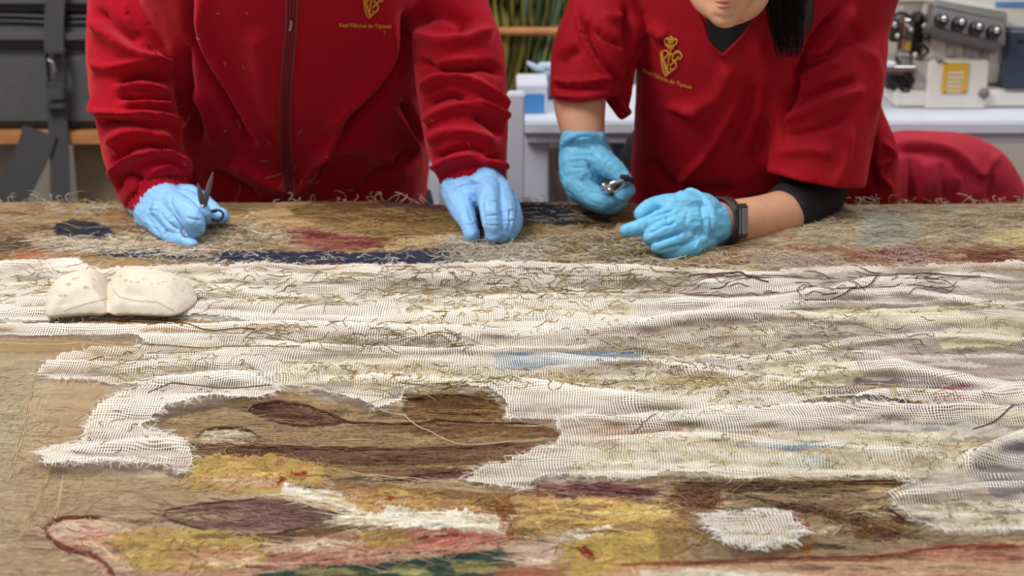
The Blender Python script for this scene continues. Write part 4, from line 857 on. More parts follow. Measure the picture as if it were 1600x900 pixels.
sculpt(jk, [
  ([(138,28),(172,58),(205,84),(245,96),(266,112)], 9, 9), ([(150,14),(185,45),(220,66)], 9, -7), ([(140,100),(172,108),(210,100),(240,106)], 8, 6),
  ([(185,128),(220,117),(262,124)], 7, -9), ([(178,136),(225,134),(264,146)], 6, 5), ([(182,152),(262,156)], 4, -6), ([(185,164),(240,160),(266,166)], 6, 5),
  ([(142,150),(150,172),(180,179),(232,180),(268,190),(280,216)], 6, 9), ([(150,190),(200,192),(250,205)], 7, -7), ([(195,0),(200,30),(222,60),(250,90)], 2.2, 2.5),
  ([(165,225),(200,205),(235,205),(268,225)], 10, 7), ([(172,262),(205,232),(245,226),(285,250)], 7, -6), ([(172,288),(195,256),(235,243),(275,248),(302,284)], 7, 9),
  ([(178,305),(190,274),(215,275),(222,300)], 7, -8), ([(200,325),(222,296),(255,280),(290,292)], 5, -6), ([(212,345),(228,310),(262,290),(294,298)], 7, 5),
  ([(235,270),(262,262),(280,275)], 5, 4),
  ([(648,30),(690,20),(740,40)], 14, -6), ([(646,50),(690,66),(735,58),(770,50)], 11, 8), ([(645,92),(700,110),(760,104),(790,116)], 8, -9), ([(655,110),(700,96),(750,94)], 7, 4),
  ([(652,142),(695,118),(735,126),(770,150),(790,178)], 8, 9), ([(660,165),(700,150),(730,156)], 7, -7), ([(662,192),(695,172),(735,162)], 8, 7), ([(740,158),(765,170),(793,188)], 6, 8),
  ([(738,178),(770,196),(788,212)], 8, -8), ([(665,222),(700,206),(740,208),(776,226)], 8, 6), ([(672,250),(705,236),(740,230),(765,240)], 6, -6), ([(672,268),(700,252),(735,244),(772,254),(792,268)], 7, 8),
  ([(735,238),(750,246),(790,246)], 6, -7), ([(688,290),(700,272),(735,262),(780,272)], 4, -5), ([(715,40),(735,60)], 12, -4),
  ([(296,-10),(299,50),(322,100),(352,150),(395,222)], 7, -16), ([(312,-10),(318,50),(342,100),(378,160),(415,230)], 12, 7), ([(285,70),(288,120),(300,180),(310,230)], 12, -10),
  ([(636,20),(628,90),(600,140),(560,180),(520,230)], 8, -15), ([(615,20),(606,84),(580,126),(545,160),(505,205)], 14, 7), ([(598,158),(618,176),(640,210),(658,236)], 5, 6),
  ([(630,160),(645,190),(662,230)], 7, -8), ([(655,235),(610,262),(560,300)], 12, -6), ([(360,250),(420,285),(480,300)], 14, 6), ([(300,140),(320,170),(340,230)], 8, 5), ([(480,240),(560,220),(620,260)], 16, 6),
  ([(400,40),(410,120),(425,200)], 22, 4), ([(540,190),(500,240),(470,300)], 10, 6), ([(330,270),(400,310)], 10, -6),
], .0022, 26, 3, 2.3)
def on_cloth(name, o, parts, m, parent, label=None, stuff=False):
    V, Fc = join([p for p in parts if p[0]]); q = link(name, V, Fc, m, parent)
    if label: q['label'] = label
    if stuff: q['kind'] = 'stuff'
    return q
ZL = [(457,-20),(455,40),(451,90),(446,150),(446,225),(451,280),(455,325)]
on_cloth('zip_tape', jk, [decal_strokes(jk, [[(a-8, b) for a, b in ZL]], 5, .0018), decal_strokes(jk, [[(a+8, b) for a, b in ZL]], 5, .0018)], M['zip'], pl)
on_cloth('zip_teeth', jk, [decal_strokes(jk, [[(a-2.5, b) for a, b in ZL]], 2.4, .0022), decal_strokes(jk, [[(a+2.5, b) for a, b in ZL]], 2.4, .0022)], M['teeth'], pl)
on_cloth('zip_pull', jk, [decal_strokes(jk, [[(455,28),(455,36),(453,44)]], 4, .004)], M['steel'], pl)
def emblem(ox, oy, s, a):
    ca_, sa_ = math.cos(a), math.sin(a); f = lambda x, y: (ox+(x*ca_-y*sa_)*s, oy+(x*sa_+y*ca_)*s); L = []
    for ln in ([(-20,-22),(-15,0),(-8,24),(0,34)], [(-17,-24),(-12,-4),(-3,20),(2,30)],           # left stroke of the V
               [(0,34),(6,26),(14,18)], [(-18,-22),(-8,-26),(-2,-20),(-8,-8),(-13,-4)],            # bowl of the R
               [(-10,-3),(-4,12),(4,26)], [(3,-32),(1,-6),(0,20)], [(-4,-33),(3,-32),(10,-34)], [(2,-18),(9,-19)],  # F
               [(22,-26),(12,-20),(9,-8),(18,0),(20,10),(12,18),(6,14)], [(12,-22),(20,-28),(30,-18),(26,-8)], [(6,8),(16,-4),(24,-16)],  # S and T
               [(-12,-42),(0,-38),(12,-42)], [(-10,-38),(0,-34),(10,-38)],
               [(-12,-42),(-15,-52),(-8,-56),(-4,-44)], [(0,-42),(-3,-56),(0,-60),(3,-56),(0,-42)], [(12,-42),(15,-52),(8,-56),(4,-44)], [(-8,-50),(0,-54),(8,-50)]):
        L.append([f(x, y) for x, y in ln])
    return L
on_cloth('emblem', jk, [decal_strokes(jk, emblem(578, 6, .62, .08), 2.2, .0016)], M['gold'], pl, 'gold embroidered crowned monogram')
on_cloth('lettering', jk, [text_parts(jk, 'Real Fábrica de Tapices', arc_text(((526,41),(614,43))), 8.6, .0014)], M['gold'], pl, 'gold embroidered lettering')
lint = []
for a, b, L_, an in [(420,222,10,.6),(432,272,38,-.35),(413,250,12,-.2),(468,205,10,-1.1),(514,250,14,1.0),(547,296,8,-.3),(487,277,20,-.9),(492,284,14,-.4),(507,262,8,-1.2),(470,285,12,-1.0),(578,252,10,.8),(380,104,6,1.4),(351,203,3,0),(372,195,14,1.3),(174,235,20,.9),(288,256,6,1),(340,20,3,0),(350,100,8,1.4),(676,187,7,.3),(732,226,6,1.2),(600,50,8,1.5),(438,290,8,-1.2),(283,163,12,-.6),(291,188,22,-1.0),(434,215,6,.7),(480,308,10,-.9),(545,296,8,-.3),(372,300,26,-1.3),(460,262,10,-1.4),(400,295,5,.2),(310,60,4,.4),(385,20,4,1)]:
    q = [(a-math.cos(an)*L_/2, b-math.sin(an)*L_/2), (a+2, b+1), (a+math.cos(an)*L_/2, b+math.sin(an)*L_/2)]; lint.append(seam(jk, q, .00042, 5, 4, .0012))
on_cloth('lint', jk, lint, mat('lint', (196,128,110), .9), pl, 'pale thread ends stuck on the fleece', True)
def rib_cuff(axis, r0, r1, name='cuff'):
    P_ = [W(a, b, Y) for a, b, Y in axis]; d = (P_[-1]-P_[0]).normalized(); u = d.cross(Vector((0, 0, 1))).normalized(); v = d.cross(u); V = []; n = 128; K = 8
    for i in range(K):
        t = i/(K-1); c = P_[0]+(P_[-1]-P_[0])*t; r = r0+(r1-r0)*t
        for k in range(n):
            an = 2*math.pi*k/n; rr = r + (.0009 if k % 4 < 2 else -.0006) + .0012*math.sin(an*5+t*3) - (.003 if i in (0, K-1) else 0); V.append(c+(u*math.cos(an)+v*math.sin(an))*rr)
    Fc = [(i*n+k, i*n+(k+1) % n, (i+1)*n+(k+1) % n, (i+1)*n+k) for i in range(K-1) for k in range(n)]
    q = link(name, V, Fc, M['fleece'], pl); q['label'] = 'ribbed cuff'; return q
rib_cuff([(244,300,1.948),(257,322,1.932)], RP(50, 310, 1.94), RP(46, 320, 1.93))
rib_cuff([(738,272,1.945),(741,296,1.930)], RP(52, 280, 1.94), RP(47, 290, 1.93))
# scissor hand
wrA = (243, 322, 1.925)
gA_ = hand('glove', [
    [(236,316,1.945,38),(252,326,1.92,38),(262,334,1.895,30)], [(248,312,1.93,34),(268,322,1.90,30),(280,322,1.88,22)], [(238,336,1.91,28),(246,344,1.88,22)],
    [(242,338,1.885,19),(252,358,1.855,15),(274,372,1.83,12),(300,381,1.812,8.5)],
    [(254,330,1.875,20),(272,348,1.84,16),(284,362,1.832,13),(296,372,1.83,10)],
    [(272,318,1.875,20),(290,330,1.835,18),(302,346,1.82,18),(305,358,1.825,14),(296,364,1.84,12)],
    [(288,310,1.89,16),(306,320,1.865,14),(318,332,1.855,11),(322,342,1.86,9)],
    [(272,308,1.935,22),(298,306,1.92,16),(320,318,1.905,13),(336,332,1.89,12),(346,337,1.885,12)],
], pl, None, strokes=[([(270,300),(268,320),(282,345)], 2.5, -2.5), ([(250,330),(262,348),(280,360)], 2.5, -2.5), ([(228,335),(238,350),(250,368)], 3, -1.5), ([(245,312),(240,335)], 3, 1.5),
    ([(285,318),(300,326)], 3, -1.2), ([(262,342),(270,338)], 2.5, -1.5), ([(225,345),(245,355)], 2, 1.2), ([(290,340),(312,344)], 2, -1.2), ([(240,320),(262,316),(280,305)], 2.5, 1.4), ([(256,368),(262,360)], 2, -1.2), ([(230,328),(250,330)], 2, -1.2)])
ringp = [(*(W(290, 361, 1.815)+Vector((math.cos(t)*.006, 0, math.sin(t)*.006))), .0012) for t in np.linspace(0, 2*math.pi, 14)]
link('ring', *tube(ringp, 6, 1, 'flat'), M['steel'], pl)
# other hand
gB_ = hand('glove', [
    [(722,276,1.945,30),(728,298,1.92,32),(735,312,1.90,26)], [(745,276,1.94,30),(760,292,1.905,28),(768,300,1.89,20)], [(758,282,1.925,24),(782,302,1.895,20)],
    [(712,296,1.92,24),(722,326,1.88,20),(732,348,1.85,14),(738,368,1.835,12)],
    [(762,294,1.89,20),(764,322,1.84,16),(768,346,1.82,14.5),(770,368,1.815,11.5)],
    [(782,302,1.895,20),(790,330,1.85,16),(790,352,1.83,14),(782,370,1.825,11)],
    [(792,308,1.90,16),(802,334,1.87,14),(802,354,1.85,13),(794,368,1.84,10)],
], pl, None, strokes=[([(720,278),(750,284),(775,300)], 3, 1.4), ([(706,300),(724,290),(752,288)], 2, -1.4), ([(756,300),(754,325),(755,350)], 3, -3), ([(778,312),(780,340),(781,365)], 2.4, -2.4), ([(796,325),(797,350),(792,366)], 2.2, -1.8),
    ([(755,316),(775,312)], 2, 1.3), ([(757,338),(778,336)], 1.8, -1.2), ([(782,330),(800,326)], 1.8, 1.2), ([(730,320),(738,345)], 3, -1.0), ([(758,352),(778,352)], 1.6, -1.2), ([(784,346),(806,344)], 1.6, -1.1), ([(700,288),(715,282),(740,275)], 2, 1.2), ([(726,352),(742,350)], 1.6, -1)])
# scissors
sc = thing('scissors', 'small steel embroidery scissors, blades up, held in a blue gloved hand', 'scissors', tuple(W(322,338,1.86)))
piv = W(318, 322, 1.852)
def blade(tip, w0, name='blade'):
    b = W(*tip); d = (b-piv).normalized(); n = Vector((0, -1, 0)); s = d.cross(n).normalized(); L = (b-piv).length; V = []
    for t, ww in ((-.12, w0), (.25, w0*1.1), (.7, w0*.8), (.97, w0*.3), (1.0, w0*.1)):
        c = piv + d*L*t
        for sx, sy in ((-1, 0), (0, -1), (1, 0), (0, 1)): V.append(c + s*sx*ww + n*sy*ww*.35)
    Fc = [(i*4+k, i*4+(k+1) % 4, (i+1)*4+(k+1) % 4, (i+1)*4+k) for i in range(4) for k in range(4)]+[(3,2,1,0), (16,17,18,19)]
    return link(name, V, Fc, M['dull_steel'], sc, False)
blade((309,286,1.84), .0040); blade((333,268,1.835), .0038)
link('pivot_screw', *tube([(*(piv+Vector((0,-.003,0))), .0022), (*(piv+Vector((0,.003,0))), .0022)], 10, 1, 'flat'), M['steel'], sc)
for cxy, rr in (((316,340), 9), ((338,336), 10)):
    pts = [(*W(cxy[0]+rr*1.1*math.cos(t), cxy[1]+rr*.8*math.sin(t), 1.856), .0016) for t in np.linspace(0, 2*math.pi, 18)]
    link('finger_ring', *tube(pts, 8, 1, 'flat'), M['dark_metal'], sc)
    link('shank', *tube([(*piv, .0022), (*W((cxy[0]+320)/2, 330, 1.856), .0018), (*W(cxy[0], cxy[1]-6, 1.856), .0016)], 8, 3), M['dark_metal'], sc)
# --- right person ------------------------------------------------
XR = W(1190, 150, 2.05).x
pr = thing('person', 'person in a short-sleeved red work top, dark hair, black wristband and blue gloves', 'person', (XR, 2.2, 0))
bp = [rings([(.80, XR, 2.28, .14, .09), (.95, XR, 2.20, .13, .09), (1.1, XR, 2.10, .14, .09), (1.22, XR, 2.03, .15, .08), (1.28, XR, 2.0, .10, .06)]),
      ch([(975,-60,2.08,42),(925,40,2.04,40),(903,110,2.02,40),(905,150,2.01,42),(908,185,1.985,38),(914,222,1.965,31),(918,245,1.955,26)], 18, 5),
      ch([(1300,-60,2.1,42),(1300,100,2.05,42),(1280,250,2.01,42),(1262,318,1.975,43),(1232,335,1.935,42),(1190,343,1.895,38),(1150,347,1.86,36),(1112,349,1.835,32),(1090,350,1.82,26)], 20, 5),
      # neck, jaw, head
      ch([(1160,60,2.02,44),(1150,0,1.97,44),(1145,-50,1.93,48)], 18),
      ch([(1134,12,1.845,32),(1137,-6,1.85,42),(1141,-30,1.865,60),(1143,-80,1.885,74),(1145,-130,1.92,82),(1148,-170,1.96,78)], 24, 5),
      ch([(1100,-20,1.87,30),(1112,0,1.86,28),(1134,14,1.845,26)], 14), ch([(1186,-25,1.88,26),(1168,2,1.865,28),(1140,16,1.85,26)], 14),
      ch([(1128,-62,1.82,10),(1126,-30,1.80,12),(1127,-18,1.795,13)], 12), ch([(1117,-14,1.81,8),(1127,-13,1.80,10),(1138,-14,1.81,8)], 10),
      ch([(1072,-80,1.93,10),(1074,-50,1.925,12)], 10), ch([(1216,-80,1.94,10),(1212,-50,1.93,12)], 10)]
legs(XR, pr, bp)
b2 = fuse('body', bp, .0034, 3, M['skin'], pr)
sculpt(b2, [([(1112,24),(1132,29),(1152,25)], 3.5, -2.2), ([(1118,38),(1134,42),(1150,38)], 8, 1.6)], 0)
link('lips', *join([ch([(1112,4,1.838,2),(1122,1,1.826,3.4),(1132,2,1.822,3.4),(1142,1,1.826,3.4),(1151,4,1.840,2)], 10), ch([(1114,6,1.838,2),(1123,9,1.826,3.6),(1133,10,1.822,4),(1142,9,1.826,3.6),(1150,6,1.840,2)], 10)]), M['lip'], pr)
for ex in (1106, 1150): link('eye', *ch([(ex,-66,1.818,8),(ex+1,-66,1.816,8)], 10), M['eye'], pr)
trousers(XR, pr)
hp = [ch([(1150,-190,1.98,92),(1158,-120,1.99,92),(1168,-60,1.98,70)], 20), ch([(1195,-130,1.94,50),(1218,-60,1.92,42),(1222,0,1.91,30),(1232,45,1.90,22),(1240,74,1.90,9)], 16), ch([(1212,-60,1.94,46),(1244,-10,1.935,28),(1254,30,1.925,18),(1250,62,1.92,8)], 14), ch([(1085,-150,1.95,46),(1070,-100,1.96,36)], 14)]
hh_ = fuse('hair', hp, .005, 3, M['hair'], pr)
n = 260; P = np.zeros((n, 9, 3)); px0 = rng.uniform(1186, 1262, n)
for i in range(9):
    s = i/8; pyy = -60+s*rng.uniform(135, 155, n) ; 
    for j in range(n):
        x = px0[j]+(1238-px0[j])*s*.55+5*math.sin(s*5+j); P[j, i] = W(x, -60+s*(128+22*math.sin(j*1.7)), 1.89+.03*math.sin(j*3.1)+.01*s)
strand_mesh('hair_strands', P, .0007, np.repeat([lin((34,26,26))], n, 0), pr, M['yarn'])
SK = [rings([(.78, XR+.01, 2.22, .17, .12), (.88, XR+.008, 2.17, .175, .13), (.98, XR, 2.125, .165, .13), (1.08, XR-.002, 2.09, .165, .135), (1.16, XR, 2.06, .17, .13), (1.24, XR, 2.03, .175, .11), (1.30, XR, 2.0, .12, .08), (1.33, XR, 1.98, .07, .06)], 40, .85),
      ch([(1010,-90,2.08,70),(975,-40,2.07,70),(948,20,2.05,64),(924,85,2.02,63),(911,138,2.0,53),(910,150,1.998,51)], 24, 4, 'flat'),
      ch([(965,20,2.06,50),(958,90,2.05,40),(966,150,2.04,22),(972,178,2.035,10)], 16, 4),
      ch([(1270,-100,2.08,80),(1300,-50,2.08,80),(1308,20,2.05,78),(1302,100,2.01,82),(1292,180,1.985,78),(1280,250,1.975,78),(1274,282,1.97,78)], 26, 4, 'flat'),
      ch([(1000,-110,2.07,70),(1080,-90,2.03,80),(1220,-90,2.03,80),(1280,-110,2.07,75)], 20, 4),
      ch([(1340,180,2.1,40),(1366,240,2.1,36),(1372,300,2.1,34)], 14, 4)]
sk = fuse('work_top', SK, .0042, 5, M['scrub'], pr)
sculpt(sk, [
  ([(902,5),(911,55),(932,95),(955,130),(988,190)], 5, 7), ([(915,30),(925,60),(945,100),(975,150)], 8, -6), ([(868,104),(886,86),(905,78)], 10, -6), ([(862,124),(905,128),(958,118)], 5, 4), ([(864,135),(905,138),(950,130)], 4, -4), ([(862,146),(910,150),(960,142)], 5, 4),
  ([(930,44),(950,60),(975,72)], 5, -5), ([(945,20),(960,28),(975,22)], 8, 4), ([(978,10),(984,80),(986,150)], 6, -9), ([(1000,20),(1000,100),(1005,200)], 14, 4),
  ([(1015,40),(1040,60)], 12, 4), ([(1105,240),(1085,262),(1058,288)], 7, 4), ([(1150,160),(1128,205),(1100,245)], 8, 3), ([(1175,130),(1165,180),(1130,235)], 14, -5), ([(1180,60),(1200,130),(1190,200)], 16, 5),
  ([(1310,15),(1275,55),(1254,105),(1238,145),(1222,190),(1214,225)], 5, -11), ([(1335,10),(1300,50),(1275,95)], 9, 6), ([(1228,142),(1262,114),(1312,96)], 7, 6), ([(1240,160),(1290,138),(1340,125)], 8, -5), ([(1222,192),(1265,172),(1320,148),(1350,140)], 9, 6),
  ([(1250,112),(1290,80),(1340,60)], 8, -4), ([(1225,215),(1270,205),(1330,180)], 8, -4), ([(1212,240),(1260,232),(1300,240)], 12, 4), ([(1330,200),(1320,250),(1302,292)], 6, 4), ([(1345,60),(1370,110),(1368,180)], 12, 4),
  ([(1010,250),(1060,300),(1150,300)], 14, -5), ([(1205,120),(1195,180),(1180,250)], 12, -7), ([(1380,220),(1392,245),(1372,262),(1395,300)], 5, 5), ([(1366,215),(1362,260),(1370,300)], 5, -7), ([(1200,262),(1270,285),(1352,294)], 2.5, 1.5), ([(1330,40),(1360,80)], 9, -4),
  ([(1140,100),(1120,150),(1060,180)], 16, 3), ([(1040,165),(1080,172),(1090,180)], 9, 3),
], .0016, 22, 8, 2.3)
# collar V and undershirt
def patch(o, poly, off, m, name, parent, step=2.0):
    q = np.array(poly, float); xs_ = np.arange(q[:, 0].min(), q[:, 0].max()+step, step); ys_ = np.arange(q[:, 1].min(), q[:, 1].max()+step, step)
    idd = {}; V = []; Fc = []
    for i, a in enumerate(xs_):
        for j, b in enumerate(ys_):
            if inpoly(np.array([a]), np.array([b]), poly)[0]:
                p = onto(o, a, b, off)
                if p is not None: idd[i, j] = len(V); V.append(p)
    for (i, j) in idd:
        k = [(i, j), (i+1, j), (i+1, j+1), (i, j+1)]
        if all(t in idd for t in k): Fc.append(tuple(idd[t] for t in k))
    o2 = link(name, V, Fc, m, parent); return o2
patch(sk, [(1100,20),(1182,20),(1168,45),(1150,66),(1129,86),(1108,66)], .0016, M['black'], 'undershirt', pr)['label'] = 'black undershirt at the V neck'
on_cloth('collar_edge', sk, [seam(sk, [(1088,10),(1100,40),(1109,66),(1129,87)], .0026, 8, 6, .001), seam(sk, [(1129,87),(1150,67),(1168,46),(1186,20)], .0026, 8, 6, .001)], M['scrub'], pr)
on_cloth('emblem', sk, [decal_strokes(sk, emblem(1045, 96, .66, .12), 2.4, .0016)], M['gold'], pr, 'gold embroidered crowned monogram')
f1 = lambda u, v: (1043+u*.95+v*.30, 127+u*.33-v*.95+.0012*u*u*(-1))
on_cloth('lettering', sk, [text_parts(sk, 'Real Fábrica de Tapices', f1, 8.4, .0014)], M['gold'], pr, 'gold embroidered lettering')
us = fuse('undersleeve', [ch([(1292,200,2.02,60),(1278,270,2.0,56),(1262,312,1.975,52),(1240,330,1.945,49),(1222,337,1.925,45)], 22, 5, 'flat')], .003, 3, M['black'], pr)
sculpt(us, [([(1190,285),(1230,300),(1260,330)], 6, 3), ([(1200,275),(1250,290),(1280,320)], 5, -3), ([(1235,310),(1255,340),(1250,370)], 5, 2)], .001, 30); us['label'] = 'black undersleeve pushed up at the elbow'
# hand holding the snips
def cuff(pts, r): return ch([(a, b, Y, r) for a, b, Y in pts], 14, 6)
hand('glove', [
    [(910,214,1.975,31),(912,240,1.96,35),(908,270,1.945,34)], [(905,222,1.965,30),(898,262,1.945,24),(904,292,1.935,22)], [(920,230,1.96,32),(930,252,1.945,26)],
    [(926,244,1.945,24),(946,256,1.93,19),(962,266,1.92,16),(976,278,1.91,11)],
    [(902,284,1.935,24),(920,302,1.92,19),(938,312,1.91,17),(950,312,1.91,13)],
    [(906,296,1.945,22),(932,316,1.94,16),(956,322,1.935,14),(970,308,1.925,11),(983,297,1.915,9.5)],
    [(912,298,1.955,20),(938,318,1.955,13),(960,324,1.95,10),(972,316,1.945,9)],
    [(910,280,1.95,30),(930,290,1.955,20)],
], pr, None, extra=[cuff([(880,240,1.955),(881,224,1.945),(896,212,1.935),(915,209,1.932),(934,215,1.94),(946,228,1.95),(955,242,1.955)], 4.5), cuff([(878,232,1.975),(884,218,1.96),(902,207,1.95),(924,207,1.955),(940,218,1.965)], 4)],
  strokes=[([(918,255),(932,275),(950,282)], 3, -3.2), ([(890,250),(905,248),(925,250)], 2, 1.2), ([(893,262),(915,262)], 2, -1.2), ([(935,246),(955,256),(970,268)], 4, 1), ([(905,280),(925,290),(945,296)], 3, -2), ([(900,228),(925,232)], 2, -1.2), ([(895,240),(930,238)], 2.4, 1), ([(922,300),(950,304)], 2.5, -1.4), ([(948,256),(956,250)], 2, -1)])
hand('glove', [
    [(1112,350,1.835,35),(1086,352,1.815,40),(1062,352,1.80,38)], [(1100,330,1.83,28),(1070,322,1.81,24),(1050,322,1.80,18)], [(1100,366,1.82,28),(1078,378,1.79,26),(1064,384,1.785,20)],
    [(1070,322,1.82,20),(1042,318,1.815,15),(1018,322,1.81,12.5),(1002,334,1.80,11)],
    [(1058,334,1.795,19),(1028,344,1.78,14),(1002,354,1.775,12),(978,360,1.772,10)],
    [(1060,352,1.785,20),(1032,364,1.765,16),(1018,370,1.77,14),(1026,372,1.785,12)],
    [(1066,372,1.78,19),(1042,382,1.76,14),(1028,384,1.762,12),(1034,384,1.775,11)],
    [(1080,386,1.778,16),(1056,394,1.765,12),(1042,395,1.768,10),(1046,394,1.775,9)],
], pr, None, extra=[cuff([(1066,304,1.835),(1080,299,1.825),(1098,308,1.815),(1110,326,1.80),(1114,350,1.79),(1110,372,1.795),(1102,388,1.80)], 5), cuff([(1076,298,1.84),(1096,306,1.83),(1112,322,1.815),(1119,348,1.805),(1116,372,1.805)], 4)],
  strokes=[([(1100,312),(1106,345),(1100,380)], 3, 1.5), ([(1094,316),(1098,345),(1092,378)], 2.5, -1.8), ([(1054,328),(1030,334),(1008,342)], 3, -2.6), ([(1056,348),(1036,352),(1012,366)], 3, -2.6), ([(1066,364),(1044,370),(1020,378)], 2.6, -2.4), ([(1072,380),(1050,386),(1030,392)], 2.4, -2.2),
    ([(1050,340),(1062,352),(1068,370)], 4, 1.5), ([(1075,330),(1070,350)], 3, -1), ([(1040,340),(1048,352)], 2, -1.2), ([(1060,386),(1080,376),(1090,360)], 2.2, -1.2), ([(1085,390),(1095,370)], 2, 1.2), ([(1010,346),(1014,358)], 1.8, -1), ([(1050,310),(1036,320)], 2, -1)])
# wristband
def band_ring(px, py, Y, rr, tube_r, d, name, m, flat=1.0):
    c = W(px, py, Y); d = Vector(d).normalized(); u = d.cross(Vector((0, 0, 1))).normalized(); v = d.cross(u)
    V = []; Fc = []; n = 40
    for i in range(n):
        t = 2*math.pi*i/n; o = u*math.cos(t)+v*math.sin(t)
        for dd, rd in ((-tube_r, 0), (-tube_r*.8, .0022), (tube_r*.8, .0022), (tube_r, 0), (0, -.001)): V.append(c + o*(rr+rd) + d*dd)
    for i in range(n):
        for k in range(5): Fc.append((i*5+k, i*5+(k+1) % 5, ((i+1) % n)*5+(k+1) % 5, ((i+1) % n)*5+k))
    return link(name, V, Fc, m, pr)
fd = W(1112,349,1.835)-W(1150,347,1.86)
band_ring(1128, 347, 1.845, RP(37.5, 347, 1.845), .0085, fd, 'wristband', M['band'])
wc = W(1134, 344, 1.845); ax = Vector(fd).normalized(); out = Vector((.25, -1, .25)); out = (out-ax*out.dot(ax)).normalized(); tn = ax.cross(out)
R_ = Matrix((tn, ax, out)).transposed()
c0 = wc + out*RP(39, 344, 1.845)
bevelled('band_display', box(c0, (.036, .0125, .007), R_), M['glass'], pr, .0025, 3)
bevelled('band_case', box(c0-out*.002, (.044, .0175, .007), R_), M['band'], pr, .003, 3)
# snips
sn = thing('thread_snips', 'small shiny steel thread snips with black tips held by the bare-armed worker', 'snips', tuple(W(965,290,1.905)))
link('body_spring', *join([ch([(942,296,1.90,4),(955,287,1.895,3.5),(970,282,1.895,3),(984,279,1.895,2.5)], 8), ch([(944,290,1.90,5),(952,298,1.90,4.5),(962,300,1.90,2.5),(975,288,1.898,2)], 8)]), M['chrome'], sn)
link('bolt', *ch([(952,297,1.89,6.5),(953,297,1.886,6)], 12), M['steel'], sn)
link('bolt', *ch([(955,303,1.89,3.5),(956,304,1.886,3)], 10), M['dark_metal'], sn)
link('blade_tip', *ch([(978,279,1.893,4.5),(987,281,1.893,3.5)], 10), M['black'], sn)
link('grip', *ch([(972,276,1.893,4),(980,277,1.893,4)], 10), M['dark_metal'], sn)

# ------------------------------------------------------------ background
def bx(x0, y0, x1, y1, Y, dep, dz=0):      # box whose near face is seen between those pixels at distance Y
    a = W(x0, y0, Y); b = W(x1, y1, Y); return box(((a.x+b.x)/2, Y+dep/2, (a.z+b.z)/2), (abs(b.x-a.x), dep, abs(a.z-b.z)))
YT = 2.62; zt = W(0, 190, YT).z; za = W(0, 226, YT).z; x0 = W(812, 190, YT).x; x1 = 1.6
st = thing('sewing_table', 'white sewing table behind the workers carrying the sewing machine', 'table', ((x0+x1)/2, 2.9, 0))
bevelled('table_top', box(((x0+x1)/2, YT+.155, zt-.012), (x1-x0, .31, .024)), M['white_lam'], st, .004)
bevelled('front_rail', box(((x0+x1)/2, YT+.02, (zt-.024+za)/2), (x1-x0-.02, .02, zt-.024-za)), M['white_lam'], st, .002)
for x in (x0+.03, x1-.04):
    for y in (YT+.05, YT+.27): bevelled('leg', box((x, y, za/2), (.045, .045, za)), M['white_lam'], st, .003)
a_ = W(850, 232, YT+.1); b_ = W(885, 300, YT+.1)
link('brace', *tube([(a_.x, YT+.06, a_.z, .008), (b_.x, YT+.06, b_.z, .008)], 8, 1, 'flat'), M['cabinet'], st)
bevelled('drawer', bx(958, 228, 985, 254, YT+.05, .3), M['bluegrey'], st, .002)
tag(bevelled('post', box((W(673,280,2.55).x, 2.58, W(0,236,2.55).z/2), (.034, .03, W(0,236,2.55).z)), M['white_lam'], None, .003), 'pale post glimpsed between the fleece jacket and its sleeve beside the empty-handed glove', 'post', 'pale posts behind the workers')
po = tag(bevelled('post', box((W(806,200,2.52).x, 2.55, W(0,150,2.52).z/2), (.030, .03, W(0,150,2.52).z)), M['white_lam'], None, .003), 'pale upright post between the two workers', 'post', 'pale posts behind the workers')
cb = thing('cabinet', 'beige cabinet standing under the white sewing table', 'cabinet', (W(905,280,3.0).x, 3.1, 0))
cx0, cx1 = W(822,300,2.95).x, W(1010,300,2.95).x
bevelled('carcass', box(((cx0+cx1)/2, 3.15, .38), (cx1-cx0, .38, .76)), M['cabinet'], cb, .004)
for k in (0, 1): d_ = bevelled('door', box((cx0+(cx1-cx0)*(.25+.5*k), 2.95, .38), ((cx1-cx0)/2-.008, .018, .72)), M['cabinet'], cb, .003); bevelled('handle', box((cx0+(cx1-cx0)*(.42+.16*k), 2.936, .5), (.01, .014, .08)), M['steel'], d_, .002)
# right of it, under-table darkness: chair with garment
cx = W(1490, 260, 2.36).x
chr_ = thing('chair', 'office chair whose back is covered by the red garment at right', 'chair', (cx, 2.5, 0))
bevelled('backrest', box((cx, 2.47, .70), (.19, .03, .24)), M['rubber'], chr_, .012, 3)
bevelled('seat', box((cx, 2.27+.0, .48), (.42, .34, .06)), M['rubber'], chr_, .02, 3)
bevelled('back_bar', box((cx, 2.475, .60), (.05, .015, .22)), M['dark_metal'], chr_, .004)
link('column', *tube([(cx, 2.28, .08, .025), (cx, 2.28, .46, .025)], 12, 1, 'flat'), M['dark_metal'], chr_)
for k in range(5):
    t = 2*math.pi*k/5; link('leg', *tube([(cx, 2.28, .09, .02), (cx+.24*math.cos(t), 2.28+.24*math.sin(t), .03, .016)], 8, 2), M['dark_metal'], chr_)
gr = fuse('draped_garment', [ch([(1360,290,2.42,70),(1400,262,2.42,58),(1440,252,2.42,48),(1490,254,2.42,48),(1535,272,2.42,46),(1558,300,2.42,42)], 22, 5),
      ch([(1380,300,2.44,70),(1400,420,2.46,60)], 20), ch([(1450,270,2.42,60),(1450,420,2.46,60)], 20), ch([(1510,290,2.42,54),(1515,420,2.46,56)], 20), ch([(1550,300,2.42,44),(1560,420,2.46,46)], 20)], .005, 4, mat('pink_red_cotton', (168, 14, 44), .8, noise=.06, bump=.3, bscale=600, sheen=.3))
